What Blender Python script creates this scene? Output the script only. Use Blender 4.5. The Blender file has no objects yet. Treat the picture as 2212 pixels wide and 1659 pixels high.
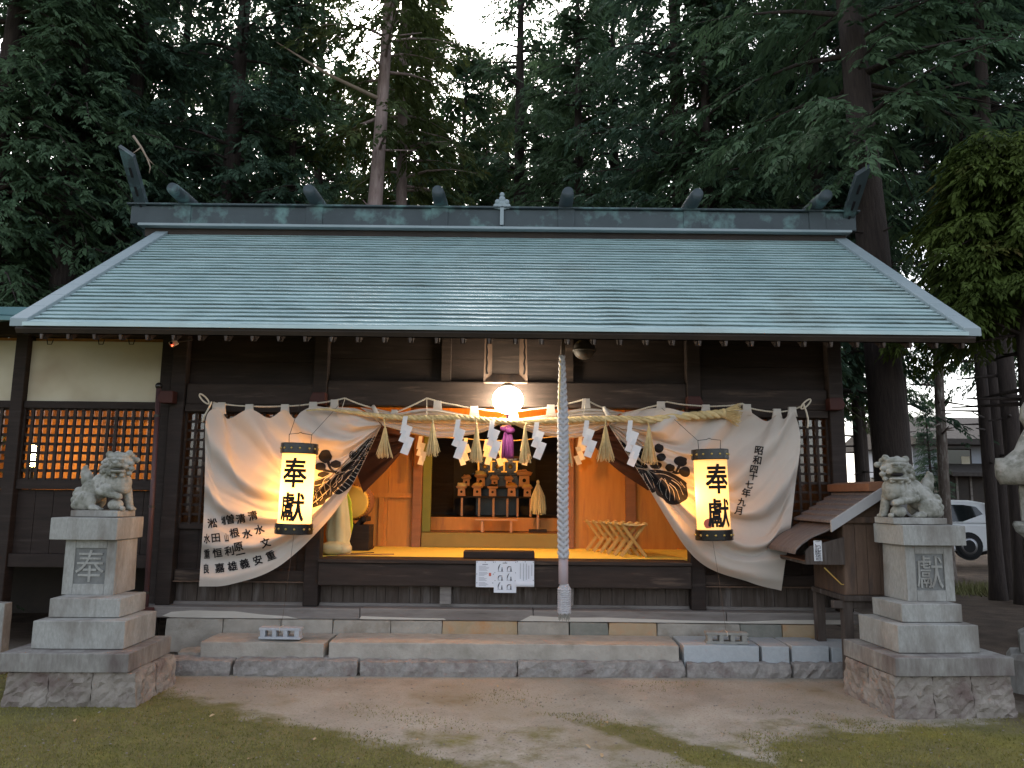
import bpy, bmesh, math, random
import numpy as np
from math import sin, cos, pi, radians, sqrt, atan2
from mathutils import Vector, Matrix
from mathutils.bvhtree import BVHTree

# ---------------------------------------------------------------- camera, sky, sun, exposure
S = bpy.context.scene
COL = S.collection
CAM_Z, PITCH, ROLL, FOC = 1.55, 8.2, 0.6, 27.0
cam_d = bpy.data.cameras.new('camera'); cam = bpy.data.objects.new('camera', cam_d); COL.objects.link(cam)
cam_d.sensor_fit = 'HORIZONTAL'; cam_d.sensor_width = 36.0; cam_d.lens = FOC
cam_d.clip_start = 0.05; cam_d.clip_end = 400
RM = Matrix.Rotation(radians(90 + PITCH), 3, 'X') @ Matrix.Rotation(radians(ROLL), 3, 'Z')
cam.rotation_euler = RM.to_euler(); cam.location = (0, 0, CAM_Z)
S.camera = cam
W = bpy.data.worlds.new('World'); S.world = W; W.use_nodes = True
nt = W.node_tree; bg = nt.nodes['Background']
SUN_EL, SUN_AZ = 34.0, -12.0
sky = nt.nodes.new('ShaderNodeTexSky'); sky.sky_type = 'NISHITA'; sky.sun_disc = False
sky.sun_elevation = radians(SUN_EL); sky.sun_rotation = radians(SUN_AZ)
sky.air_density = 1.0; sky.dust_density = 3.0; sky.ozone_density = 1.0
hs = nt.nodes.new('ShaderNodeHueSaturation'); hs.inputs['Saturation'].default_value = 0.45   # thin evening cloud
nt.links.new(sky.outputs[0], hs.inputs['Color']); nt.links.new(hs.outputs[0], bg.inputs[0]); bg.inputs[1].default_value = 0.14
sd = bpy.data.lights.new('sun', 'SUN'); sd.energy = 0.5; sd.angle = radians(40); sd.color = (1.0, 0.95, 0.88)
sun = bpy.data.objects.new('sun', sd); COL.objects.link(sun)
sdir = Vector((sin(radians(SUN_AZ)) * cos(radians(SUN_EL)), cos(radians(SUN_AZ)) * cos(radians(SUN_EL)), sin(radians(SUN_EL))))
sun.rotation_euler = sdir.to_track_quat('Z', 'Y').to_euler()
S.view_settings.view_transform = 'Standard'; S.view_settings.look = 'None'
S.view_settings.exposure = 1.75; S.view_settings.gamma = 1.0
S.render.engine = 'CYCLES'
try:
    S.cycles.use_denoising = True
    S.cycles.max_bounces = 8; S.cycles.transparent_max_bounces = 8
    S.cycles.sample_clamp_indirect = 6.0
except Exception: pass

def at(px, py, Y):
    """a point of the plane at depth Y seen at that place of the photo (2212 px wide)"""
    d = RM @ Vector(((px - 1106) / 1659.0, -(py - 829.5) / 1659.0, -1))
    return Vector((0, 0, CAM_Z)) + d * (Y / d.y)

rng = random.Random(7)
# ---------------------------------------------------------------- materials
MATS = {}
def mat(name, c1, c2=None, scale=4.0, rough=0.8, bump=0.0, bscale=None, stretch=(1, 1, 1), c3=None, c3scale=1.5, c3amt=0.5,
        metal=0.0, emit=None, estr=0.0, island=0.0, trans=0.0, spec=0.3, detail=6.0):
    m = bpy.data.materials.new(name); m.use_nodes = True
    n = m.node_tree.nodes; l = m.node_tree.links; b = n['Principled BSDF']
    b.inputs['Roughness'].default_value = rough; b.inputs['Metallic'].default_value = metal
    if 'Specular IOR Level' in b.inputs: b.inputs['Specular IOR Level'].default_value = spec
    tc = n.new('ShaderNodeTexCoord'); mp = n.new('ShaderNodeMapping'); mp.inputs['Scale'].default_value = stretch
    oi = n.new('ShaderNodeObjectInfo'); ad = n.new('ShaderNodeVectorMath'); ad.operation = 'ADD'
    ml = n.new('ShaderNodeVectorMath'); ml.operation = 'SCALE'; ml.inputs['Scale'].default_value = 0.37
    l.new(oi.outputs['Location'], ml.inputs[0]); l.new(tc.outputs['Object'], ad.inputs[0]); l.new(ml.outputs[0], ad.inputs[1])
    l.new(ad.outputs[0], mp.inputs['Vector'])
    col = None
    def noise(sc, det=detail, src=mp):
        t = n.new('ShaderNodeTexNoise'); t.inputs['Scale'].default_value = sc; t.inputs['Detail'].default_value = det
        t.inputs['Roughness'].default_value = 0.62; l.new(src.outputs[0], t.inputs['Vector']); return t
    def ramp(src, a, bb):
        r = n.new('ShaderNodeMapRange'); r.inputs[1].default_value = a; r.inputs[2].default_value = bb
        l.new(src, r.inputs[0]); return r.outputs[0]
    def mix(f, a, bb):
        x = n.new('ShaderNodeMix'); x.data_type = 'RGBA'
        if isinstance(f, float): x.inputs[0].default_value = f
        else: l.new(f, x.inputs[0])
        for s, v in ((6, a), (7, bb)):
            if isinstance(v, tuple): x.inputs[s].default_value = (*v, 1)
            else: l.new(v, x.inputs[s])
        return x.outputs[2]
    col = c1
    if c2 is not None: col = mix(ramp(noise(scale).outputs[0], 0.3, 0.7), c1, c2)
    if c3 is not None: col = mix(ramp(noise(c3scale, 4.0).outputs[0], 0.62 - c3amt * 0.25, 0.78 - c3amt * 0.12), col, c3)
    if island > 0:
        g = n.new('ShaderNodeNewGeometry'); hv = n.new('ShaderNodeHueSaturation')
        v = n.new('ShaderNodeMapRange'); v.inputs[3].default_value = 1 - island; v.inputs[4].default_value = 1 + island
        l.new(g.outputs['Random Per Island'], v.inputs[0]); l.new(v.outputs[0], hv.inputs['Value'])
        if isinstance(col, tuple): hv.inputs['Color'].default_value = (*col, 1)
        else: l.new(col, hv.inputs['Color'])
        col = hv.outputs[0]
    if isinstance(col, tuple): b.inputs['Base Color'].default_value = (*col, 1)
    else: l.new(col, b.inputs['Base Color'])
    if bump > 0:
        bp = n.new('ShaderNodeBump'); bp.inputs['Strength'].default_value = min(1.0, bump); bp.inputs['Distance'].default_value = 0.02
        l.new(noise(bscale or scale * 4).outputs[0], bp.inputs['Height']); l.new(bp.outputs[0], b.inputs['Normal'])
    if emit: b.inputs['Emission Color'].default_value = (*emit, 1); b.inputs['Emission Strength'].default_value = estr
    if trans > 0:
        tr = n.new('ShaderNodeBsdfTranslucent'); mx = n.new('ShaderNodeMixShader'); mx.inputs[0].default_value = trans
        if isinstance(col, tuple): tr.inputs[0].default_value = (*col, 1)
        else: l.new(col, tr.inputs[0])
        out = n['Material Output']
        l.new(b.outputs[0], mx.inputs[1]); l.new(tr.outputs[0], mx.inputs[2]); l.new(mx.outputs[0], out.inputs[0])
    MATS[name] = m
    return m

def pane_mat(name, tint, gloss=0.12):
    m = bpy.data.materials.new(name); m.use_nodes = True
    n = m.node_tree.nodes; l = m.node_tree.links; n.remove(n['Principled BSDF'])
    t = n.new('ShaderNodeBsdfTransparent'); t.inputs[0].default_value = (*tint, 1)
    g = n.new('ShaderNodeBsdfGlossy'); g.inputs['Roughness'].default_value = 0.06
    x = n.new('ShaderNodeMixShader'); x.inputs[0].default_value = gloss
    l.new(t.outputs[0], x.inputs[1]); l.new(g.outputs[0], x.inputs[2]); l.new(x.outputs[0], n['Material Output'].inputs[0])
    return m

M_dark = mat('dark_wood', (0.015, 0.0095, 0.0075), (0.029, 0.018, 0.014), 3, 0.72, 0.25, 30, (1, 1, 9), c3=(0.042, 0.031, 0.026), c3amt=0.2)
M_darkx = mat('dark_wood_beam', (0.020, 0.013, 0.010), (0.040, 0.026, 0.020), 3, 0.7, 0.25, 30, (1.0, 6, 9), c3=(0.11, 0.075, 0.055), c3amt=0.15)
M_plank = mat('weathered_plank', (0.050, 0.036, 0.029), (0.095, 0.075, 0.063), 4, 0.85, 0.35, 24, (9, 9, 1), c3=(0.17, 0.15, 0.14), c3scale=1.2, c3amt=0.3)
M_grey = mat('silver_grey_wood', (0.15, 0.13, 0.12), (0.25, 0.225, 0.205), 3, 0.85, 0.35, 24, (1, 6, 8), c3=(0.10, 0.08, 0.07), c3amt=0.4)
M_pale = mat('bare_bleached_wood', (0.42, 0.38, 0.33), (0.52, 0.48, 0.43), 3, 0.85, 0.2, 20, (1, 5, 8))
M_red = mat('red_brown_paint', (0.060, 0.014, 0.010), (0.040, 0.012, 0.009), 5, 0.65, 0.1)
M_orange = mat('cedar_board', (0.40, 0.165, 0.034), (0.50, 0.225, 0.05), 2.2, 0.5, 0.1, 24, (6, 6, 0.8), c3=(0.30, 0.12, 0.045), c3scale=2, c3amt=0.25)
M_floor = mat('lamp_yellow_floor', (0.72, 0.56, 0.10), (0.80, 0.64, 0.14), 3, 0.6, 0.15, 40, (1, 8, 1))  # wooden floor with the lamp's yellow put into its colour
M_greenpost = mat('green_post', (0.15, 0.16, 0.03), (0.12, 0.135, 0.025), 4, 0.55)  # even olive green for the inner door posts
M_olive = mat('olive_brown_step', (0.17, 0.13, 0.035), (0.22, 0.165, 0.05), 3, 0.6)
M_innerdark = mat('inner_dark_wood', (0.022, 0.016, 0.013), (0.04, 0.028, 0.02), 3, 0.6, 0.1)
M_plaster = mat('cream_plaster', (0.50, 0.44, 0.32), (0.58, 0.52, 0.40), 1.2, 0.9, 0.1, 20, c3=(0.36, 0.29, 0.20), c3scale=0.7, c3amt=0.4)
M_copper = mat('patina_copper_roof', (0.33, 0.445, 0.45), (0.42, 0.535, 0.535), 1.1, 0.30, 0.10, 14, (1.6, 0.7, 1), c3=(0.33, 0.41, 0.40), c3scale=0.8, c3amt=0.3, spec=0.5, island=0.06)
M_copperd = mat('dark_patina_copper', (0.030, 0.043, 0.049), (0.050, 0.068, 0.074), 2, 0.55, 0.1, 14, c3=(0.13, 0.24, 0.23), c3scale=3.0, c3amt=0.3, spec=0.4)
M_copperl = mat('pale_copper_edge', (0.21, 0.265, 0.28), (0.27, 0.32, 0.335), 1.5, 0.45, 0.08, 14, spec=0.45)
M_annexroof = mat('teal_metal_roof', (0.07, 0.16, 0.17), (0.11, 0.21, 0.22), 2, 0.4, 0.05)
M_granite = mat('granite', (0.25, 0.245, 0.225), (0.35, 0.345, 0.32), 60, 0.85, 0.2, 90, (1, 1, .4), c3=(0.155, 0.135, 0.115), c3scale=3.5, c3amt=0.7)
M_granite_dk = mat('dark_granite', (0.20, 0.19, 0.17), (0.31, 0.30, 0.275), 40, 0.9, 0.3, 60, (1, 1, .35), c3=(0.10, 0.075, 0.068), c3scale=3, c3amt=0.85)
M_rubble = mat('rubble_stone', (0.17, 0.145, 0.12), (0.30, 0.265, 0.23), 7, 0.95, 1.0, 16, c3=(0.14, 0.10, 0.09), c3scale=4, c3amt=0.5)
M_stepA = mat('rough_step_stone', (0.20, 0.18, 0.165), (0.33, 0.305, 0.28), 18, 0.95, 0.9, 30, c3=(0.16, 0.12, 0.11), c3scale=5, c3amt=0.4)
M_stepB = mat('worn_step_stone', (0.30, 0.27, 0.23), (0.40, 0.36, 0.31), 8, 0.9, 0.4, 40, c3=(0.22, 0.20, 0.16), c3scale=3, c3amt=0.4)
M_stepC = mat('blue_grey_stone', (0.33, 0.35, 0.36), (0.39, 0.41, 0.42), 30, 0.9, 0.2, 60)
M_stepD = mat('ochre_stone', (0.34, 0.23, 0.12), (0.36, 0.30, 0.22), 5, 0.95, 0.4, 30, c3=(0.40, 0.20, 0.08), c3scale=5, c3amt=0.5)
M_stepE = mat('green_grey_stone', (0.15, 0.155, 0.13), (0.24, 0.23, 0.20), 6, 0.95, 0.5, 30)
M_fnd = mat('foundation_stone', (0.26, 0.235, 0.20), (0.35, 0.32, 0.275), 7, 0.95, 0.5, 30, c3=(0.19, 0.15, 0.11), c3scale=4, c3amt=0.4)
M_lion = mat('weathered_lion_stone', (0.27, 0.265, 0.23), (0.37, 0.36, 0.325), 7, 0.92, 0.35, 60, c3=(0.13, 0.13, 0.10), c3scale=11, c3amt=0.75)
M_ink = mat('black_dye_and_hollows', (0.012, 0.010, 0.011), rough=0.85)
M_groove = mat('dark_recess', (0.13, 0.13, 0.125), (0.2, 0.2, 0.19), 20, 0.95)  # darker grey than the granite around it
M_cloth = mat('cream_cotton', (0.60, 0.535, 0.47), (0.66, 0.60, 0.535), 2.5, 0.9, 0.05, 200, trans=0.28, spec=0.1)
M_brown = mat('brown_cloth', (0.055, 0.022, 0.014), (0.085, 0.035, 0.02), 4, 0.9, trans=0.1, spec=0.1)
M_straw = mat('rice_straw', (0.50, 0.36, 0.16), (0.64, 0.50, 0.27), 30, 0.8, 0.3, 80, island=0.18)
M_hemp = mat('hemp_rope', (0.36, 0.355, 0.37), (0.46, 0.45, 0.46), 25, 0.85, 0.3, 90, island=0.06)
M_cord = mat('white_cord', (0.52, 0.45, 0.35), (0.6, 0.53, 0.43), 20, 0.85)
M_paper = mat('white_paper', (0.80, 0.79, 0.80), rough=0.85, trans=0.25, spec=0.15)
M_sheet = mat('laminated_sheet', (0.62, 0.64, 0.70), (0.66, 0.68, 0.73), 3, 0.3)
M_print = mat('grey_print', (0.22, 0.23, 0.27), rough=0.8)
M_printd = mat('dark_print', (0.06, 0.06, 0.075), rough=0.8)
M_seal = mat('red_stamp', (0.5, 0.12, 0.08), rough=0.8)
M_black = mat('black_lacquer', (0.012, 0.011, 0.011), rough=0.22, spec=0.5)
M_brass = mat('brass', (0.62, 0.43, 0.13), rough=0.3, metal=1.0)
M_bell = mat('tarnished_bell_brass', (0.020, 0.017, 0.014), (0.035, 0.03, 0.025), 6, 0.6, metal=0.2)
M_wire = mat('dark_wire', (0.05, 0.045, 0.04), rough=0.5, metal=0.6)
M_purple = mat('purple_silk', (0.13, 0.022, 0.13), (0.19, 0.045, 0.19), 20, 0.55, 0.2, 90)
M_conc = mat('concrete_block', (0.34, 0.35, 0.37), (0.44, 0.45, 0.47), 40, 0.95, 0.4, 90)
M_concd = mat('mossy_concrete', (0.22, 0.21, 0.19), (0.30, 0.29, 0.26), 14, 0.95, 0.4, 60)
M_pipe = mat('maroon_pipe', (0.065, 0.032, 0.033), (0.085, 0.045, 0.045), 5, 0.5)
M_white = mat('white_car_paint', (0.72, 0.73, 0.74), rough=0.22, spec=0.5)
M_tint = mat('tinted_glass', (0.012, 0.016, 0.017), rough=0.06, spec=0.6)
M_tyre = mat('black_rubber', (0.015, 0.015, 0.016), rough=0.85)
M_rim = mat('alloy', (0.4, 0.4, 0.42), rough=0.35, metal=0.9)
M_tail = mat('red_lens', (0.35, 0.012, 0.015), rough=0.2, spec=0.6)
M_chrome = mat('chrome', (0.7, 0.7, 0.72), rough=0.15, metal=1.0)
M_shingle = mat('grey_wood_shingle', (0.12, 0.095, 0.085), (0.19, 0.155, 0.14), 3, 0.85, 0.3, 30, (1, 8, 3))
M_bargeb = mat('pale_bargeboard', (0.30, 0.29, 0.29), (0.36, 0.35, 0.345), 3, 0.8, 0.1)
M_hutwood = mat('brown_hut_wood', (0.085, 0.052, 0.036), (0.15, 0.095, 0.065), 3, 0.75, 0.25, 30, (6, 6, 1), c3=(0.06, 0.045, 0.04), c3scale=2.0, c3amt=0.4)
M_redwood = mat('reddish_box_wood', (0.19, 0.085, 0.045), (0.25, 0.115, 0.06), 3, 0.6, 0.1, 30, (1, 6, 6))
M_tile = mat('dark_roof_tile', (0.045, 0.038, 0.034), (0.075, 0.065, 0.058), 6, 0.9)
M_housew = mat('white_house_wall', (0.34, 0.36, 0.41), (0.40, 0.42, 0.46), 2, 0.9)
M_bark = mat('cedar_bark', (0.030, 0.023, 0.021), (0.062, 0.047, 0.040), 6, 0.95, 0.9, 12, (5, 5, 0.6))
M_barkp = mat('pale_pine_bark', (0.25, 0.175, 0.155), (0.36, 0.28, 0.255), 5, 0.95, 0.6, 12, (4, 4, 0.8), c3=(0.13, 0.09, 0.08), c3scale=3, c3amt=0.3)
M_barkl = mat('lichen_bark', (0.10, 0.075, 0.062), (0.15, 0.12, 0.10), 6, 0.95, 0.6, 12, (4, 4, 0.8), c3=(0.36, 0.33, 0.29), c3scale=5, c3amt=0.45)
M_leafA = mat('dark_conifer_needles', (0.040, 0.078, 0.052), (0.072, 0.120, 0.072), 0.55, 0.7, island=0.35, trans=0.40, spec=0.2)
M_leafB = mat('green_conifer_needles', (0.052, 0.098, 0.052), (0.088, 0.140, 0.068), 0.6, 0.7, island=0.35, trans=0.40, spec=0.2)
M_leafC = mat('yellow_green_needles', (0.055, 0.082, 0.030), (0.10, 0.125, 0.038), 0.6, 0.7, island=0.3, trans=0.40, spec=0.2, c3=(0.09, 0.05, 0.02), c3scale=1.2, c3amt=0.1)
M_leafY = mat('cedar_sprays_yellow', (0.060, 0.092, 0.018), (0.088, 0.118, 0.024), 0.9, 0.7, island=0.3, trans=0.35, spec=0.2, c3=(0.12, 0.055, 0.02), c3scale=1.0, c3amt=0.15)
M_litter = mat('dry_leaf', (0.36, 0.23, 0.12), (0.50, 0.36, 0.20), 20, 0.8)
M_bone = mat('bare_dead_wood', (0.30, 0.23, 0.17), (0.38, 0.30, 0.23), 8, 0.9)
M_gold = mat('gilt_ornament', (0.75, 0.48, 0.14), rough=0.35, metal=0.9)
M_sanbo = mat('plain_cypress', (0.44, 0.24, 0.13), (0.50, 0.29, 0.17), 5, 0.6)
M_veg = mat('carrot_and_greens', (0.45, 0.12, 0.03), (0.20, 0.22, 0.04), 14, 0.6)
M_rice = mat('heaped_grain', (0.50, 0.36, 0.14), (0.56, 0.42, 0.2), 60, 0.8)
M_drum = mat('drum_hide', (0.60, 0.38, 0.06), (0.66, 0.43, 0.09), 3, 0.6)
M_whitecl = mat('white_dust_sheet', (0.52, 0.46, 0.25), (0.60, 0.54, 0.33), 3, 0.9)
M_lime = mat('lime_green_cloth', (0.40, 0.48, 0.04), rough=0.85)
M_pane = pane_mat('window_pane', (0.90, 0.90, 0.90), 0.07)
M_camw = mat('ivory_plastic', (0.5, 0.44, 0.38), rough=0.5)
M_led = mat('red_led', (0.3, 0, 0), emit=(1.0, 0.05, 0.02), estr=6)
M_lamp = mat('lit_globe', (1, 1, 1), emit=(1.0, 0.85, 0.64), estr=34)
M_inlamp = mat('lit_ceiling_lamp', (1, 1, 1), emit=(1.0, 0.43, 0.055), estr=112)
M_axlamp = mat('lit_tube', (1, 1, 1), emit=(1.0, 0.62, 0.20), estr=75)

def lantern_paper(name, glow_centre, k):
    """painted inner light: emission fades with squared distance from the bulb behind it"""
    m = mat(name, (0.75, 0.55, 0.28), rough=0.9)
    n = m.node_tree.nodes; l = m.node_tree.links; b = n['Principled BSDF']
    tc = n.new('ShaderNodeTexCoord'); d = n.new('ShaderNodeVectorMath'); d.operation = 'DISTANCE'
    d.inputs[1].default_value = glow_centre
    l.new(tc.outputs['Object'], d.inputs[0])
    def mth(op, a, v=None):
        x = n.new('ShaderNodeMath'); x.operation = op; l.new(a, x.inputs[0])
        if v is None: l.new(a, x.inputs[1])
        elif isinstance(v, float): x.inputs[1].default_value = v
        else: l.new(v, x.inputs[1])
        return x.outputs[0]
    q = mth('ADD', mth('MULTIPLY', d.outputs['Value']), 0.002)
    inv = n.new('ShaderNodeMath'); inv.operation = 'DIVIDE'; inv.inputs[0].default_value = k; l.new(q, inv.inputs[1])
    wv = n.new('ShaderNodeTexWave'); wv.bands_direction = 'Z'; wv.inputs['Scale'].default_value = 22
    l.new(tc.outputs['Object'], wv.inputs['Vector'])
    w2 = n.new('ShaderNodeMapRange'); w2.inputs[3].default_value = 0.85; w2.inputs[4].default_value = 1.05
    l.new(wv.outputs['Fac'], w2.inputs[0])
    b.inputs['Emission Color'].default_value = (1.0, 0.42, 0.075, 1)
    l.new(mth('MULTIPLY', inv.outputs[0], w2.outputs[0]), b.inputs['Emission Strength'])
    return m
M_lanL = lantern_paper('lit_lantern_paper', (-0.05, 0.095, -0.05), 0.165)
M_lanR = lantern_paper('lit_lantern_paper_dimmer', (-0.08, 0.06, -0.01), 0.050)

# ---------------------------------------------------------------- mesh helpers
ORG = {}
class MB:
    def __init__(s): s.v = []; s.f = []
    def add(s, vs, fs):
        o = len(s.v); s.v += [tuple(v) for v in vs]; s.f += [tuple(i + o for i in f) for f in fs]; return s
    def box(s, x0, x1, y0, y1, z0, z1):
        return s.add([(x0, y0, z0), (x1, y0, z0), (x1, y1, z0), (x0, y1, z0), (x0, y0, z1), (x1, y0, z1), (x1, y1, z1), (x0, y1, z1)],
                     [(0, 3, 2, 1), (4, 5, 6, 7), (0, 1, 5, 4), (1, 2, 6, 5), (2, 3, 7, 6), (3, 0, 4, 7)])
    def frustum(s, cx, cy, w0, d0, w1, d1, z0, z1):
        a, b, c, d = w0 / 2, d0 / 2, w1 / 2, d1 / 2
        return s.add([(cx - a, cy - b, z0), (cx + a, cy - b, z0), (cx + a, cy + b, z0), (cx - a, cy + b, z0),
                      (cx - c, cy - d, z1), (cx + c, cy - d, z1), (cx + c, cy + d, z1), (cx - c, cy + d, z1)],
                     [(0, 3, 2, 1), (4, 5, 6, 7), (0, 1, 5, 4), (1, 2, 6, 5), (2, 3, 7, 6), (3, 0, 4, 7)])
    def bar(s, p, q, w, h, up=(0, 0, 1)):
        p, q = Vector(p), Vector(q); d = (q - p).normalized(); u = Vector(up)
        if abs(d.dot(u)) > 0.98: u = Vector((0, 1, 0))
        sd_ = d.cross(u).normalized() * w / 2; uu = sd_.cross(d).normalized() * h / 2
        vs = [p - sd_ - uu, p + sd_ - uu, p + sd_ + uu, p - sd_ + uu, q - sd_ - uu, q + sd_ - uu, q + sd_ + uu, q - sd_ + uu]
        return s.add(vs, [(0, 3, 2, 1), (4, 5, 6, 7), (0, 1, 5, 4), (1, 2, 6, 5), (2, 3, 7, 6), (3, 0, 4, 7)])
    def tube(s, pts, rad, seg=8, cap=True):
        pts = [Vector(p) for p in pts]; n = len(pts)
        if not hasattr(rad, '__len__'): rad = [rad] * n
        vs = []; u = None
        for i in range(n):
            d = (pts[min(i + 1, n - 1)] - pts[max(i - 1, 0)])
            d = d.normalized() if d.length > 1e-9 else Vector((0, 0, 1))
            if u is None:
                u = Vector((0, 0, 1)) if abs(d.z) < 0.9 else Vector((1, 0, 0))
            u = (u - d * u.dot(d)).normalized(); w = d.cross(u)
            for k in range(seg):
                a = 2 * pi * k / seg; vs.append(pts[i] + (u * cos(a) + w * sin(a)) * rad[i])
        fs = [(i * seg + k, i * seg + (k + 1) % seg, (i + 1) * seg + (k + 1) % seg, (i + 1) * seg + k) for i in range(n - 1) for k in range(seg)]
        if cap: fs += [tuple(range(seg))[::-1], tuple((n - 1) * seg + k for k in range(seg))]
        return s.add(vs, fs)
    def lathe(s, prof, c=(0, 0, 0), seg=24, ax='z'):
        vs = []
        for r, h in prof:
            for k in range(seg):
                a = 2 * pi * k / seg
                p = (r * cos(a), r * sin(a), h) if ax == 'z' else ((r * cos(a), h, r * sin(a)) if ax == 'y' else (h, r * cos(a), r * sin(a)))
                vs.append((p[0] + c[0], p[1] + c[1], p[2] + c[2]))
        n = len(prof)
        fs = [(i * seg + k, i * seg + (k + 1) % seg, (i + 1) * seg + (k + 1) % seg, (i + 1) * seg + k) for i in range(n - 1) for k in range(seg)]
        fs += [tuple(range(seg))[::-1], tuple((n - 1) * seg + k for k in range(seg))]
        return s.add(vs, fs)
    def prism(s, poly, ax, a, b):
        f = {'x': lambda p, t: (t, p[0], p[1]), 'y': lambda p, t: (p[0], t, p[1]), 'z': lambda p, t: (p[0], p[1], t)}[ax]
        n = len(poly)
        return s.add([f(p, a) for p in poly] + [f(p, b) for p in poly],
                     [tuple(range(n)), tuple(range(2 * n - 1, n - 1, -1))] + [(i, (i + 1) % n, n + (i + 1) % n, n + i) for i in range(n)])
    def ball(s, c, r, su=14, sv=9):
        if not hasattr(r, '__len__'): r = (r, r, r)
        vs = [(c[0], c[1], c[2] + r[2])]
        for i in range(1, sv):
            t = pi * i / sv
            for k in range(su):
                a = 2 * pi * k / su; vs.append((c[0] + r[0] * sin(t) * cos(a), c[1] + r[1] * sin(t) * sin(a), c[2] + r[2] * cos(t)))
        vs.append((c[0], c[1], c[2] - r[2])); L = len(vs) - 1
        fs = [(0, 1 + k, 1 + (k + 1) % su) for k in range(su)]
        for i in range(sv - 2):
            b0 = 1 + i * su; fs += [(b0 + k, b0 + su + k, b0 + su + (k + 1) % su, b0 + (k + 1) % su) for k in range(su)]
        b0 = 1 + (sv - 2) * su; fs += [(L, b0 + (k + 1) % su, b0 + k) for k in range(su)]
        return s.add(vs, fs)
    def build(s, name, m, parent=None, org=None, smooth=False, bevel=0.0, fix=True, label=None):
        o3 = Vector(ORG[parent.name]) if parent else Vector(org or (0, 0, 0))
        me = bpy.data.meshes.new(name)
        me.from_pydata([(v[0] - o3.x, v[1] - o3.y, v[2] - o3.z) for v in s.v], [], s.f)
        if fix:
            bm = bmesh.new(); bm.from_mesh(me); bmesh.ops.recalc_face_normals(bm, faces=bm.faces[:]); bm.to_mesh(me); bm.free()
        if smooth: me.polygons.foreach_set('use_smooth', [True] * len(me.polygons))
        me.materials.append(m)
        o = bpy.data.objects.new(name, me); COL.objects.link(o)
        if parent: o.parent = parent
        else: o.location = o3
        ORG[o.name] = tuple(o3)
        if bevel > 0:
            b = o.modifiers.new('bevel', 'BEVEL'); b.width = bevel; b.segments = 2; b.limit_method = 'ANGLE'; b.angle_limit = radians(40)
        if label: o['label'] = label
        return o

def tag(o, label=None, cat=None, group=None, kind=None):
    if label: o['label'] = label
    if cat: o['category'] = cat
    if group: o['group'] = group
    if kind: o['kind'] = kind
    return o
def thing(name, label, cat, loc=(0, 0, 0), group=None):
    o = bpy.data.objects.new(name, None); COL.objects.link(o); o.location = loc; o.empty_display_size = 0.1
    ORG[o.name] = tuple(loc); return tag(o, label, cat, group)
def copy_tree(o, parent=None):
    c = o.copy(); COL.objects.link(c); c.parent = parent; ORG[c.name] = ORG.get(o.name, (0, 0, 0))
    for ch in list(o.children):
        copy_tree(ch, c)
    return c
def fast_mesh(name, V, F, m, smooth=False):
    V = np.asarray(V, dtype=np.float32); F = np.asarray(F, dtype=np.int32); k = F.shape[1]
    me = bpy.data.meshes.new(name); me.vertices.add(len(V)); me.vertices.foreach_set('co', V.ravel())
    me.loops.add(F.size); me.loops.foreach_set('vertex_index', F.ravel())
    me.polygons.add(len(F)); me.polygons.foreach_set('loop_start', np.arange(0, F.size, k, dtype=np.int32))
    try: me.polygons.foreach_set('loop_total', np.full(len(F), k, dtype=np.int32))
    except Exception: pass
    if smooth: me.polygons.foreach_set('use_smooth', [True] * len(F))
    me.materials.append(m); me.update(calc_edges=True); me.validate(); return me
def jitter(mb, amp, seed=1):
    r = random.Random(seed); key = {}
    out = []
    for v in mb.v:
        k = (round(v[0], 4), round(v[1], 4), round(v[2], 4))
        if k not in key: key[k] = (r.uniform(-amp, amp), r.uniform(-amp, amp), r.uniform(-amp, amp))
        d = key[k]; out.append((v[0] + d[0], v[1] + d[1], v[2] + d[2]))
    mb.v = out; return mb
def rough_block(mb, x0, x1, y0, y1, z0, z1, n=0.10, amp=0.012, seed=0, pull=0.9):
    """a stone block with a hammered, uneven skin"""
    r = random.Random(seed); nx = max(1, int((x1 - x0) / n)); ny = max(1, int((y1 - y0) / n)); nz = max(1, int((z1 - z0) / n))
    bm = bmesh.new(); idx = {}
    def vert(i, j, k):
        if (i, j, k) not in idx:
            e = (i in (0, nx)) + (j in (0, ny)) + (k in (0, nz)); a = amp * (1.0 if e == 1 else 0.6)
            sh = amp * pull * (e - 1)
            cx = (0 if i not in (0, nx) else (1 if i == 0 else -1)); cy = (0 if j not in (0, ny) else (1 if j == 0 else -1)); cz = (0 if k not in (0, nz) else (1 if k == 0 else -1))
            idx[(i, j, k)] = bm.verts.new((x0 + (x1 - x0) * i / nx + r.uniform(-a, a) + cx * sh, y0 + (y1 - y0) * j / ny + r.uniform(-a, a) + cy * sh, z0 + (z1 - z0) * k / nz + r.uniform(-a, a) * 0.6 + cz * sh * 0.6))
        return idx[(i, j, k)]
    def face(*q):
        bm.faces.new([vert(*t) for t in q])
    for i in range(nx):
        for j in range(ny):
            for k in (0, nz): face((i, j, k), (i + 1, j, k), (i + 1, j + 1, k), (i, j + 1, k))
        for k in range(nz):
            for j in (0, ny): face((i, j, k), (i + 1, j, k), (i + 1, j, k + 1), (i, j, k + 1))
    for j in range(ny):
        for k in range(nz):
            for i in (0, nx): face((i, j, k), (i, j + 1, k), (i, j + 1, k + 1), (i, j, k + 1))
    bm.verts.index_update(); bm.verts.ensure_lookup_table()
    mb.add([v.co[:] for v in bm.verts], [[v.index for v in f.verts] for f in bm.faces]); bm.free(); return mb
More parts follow.
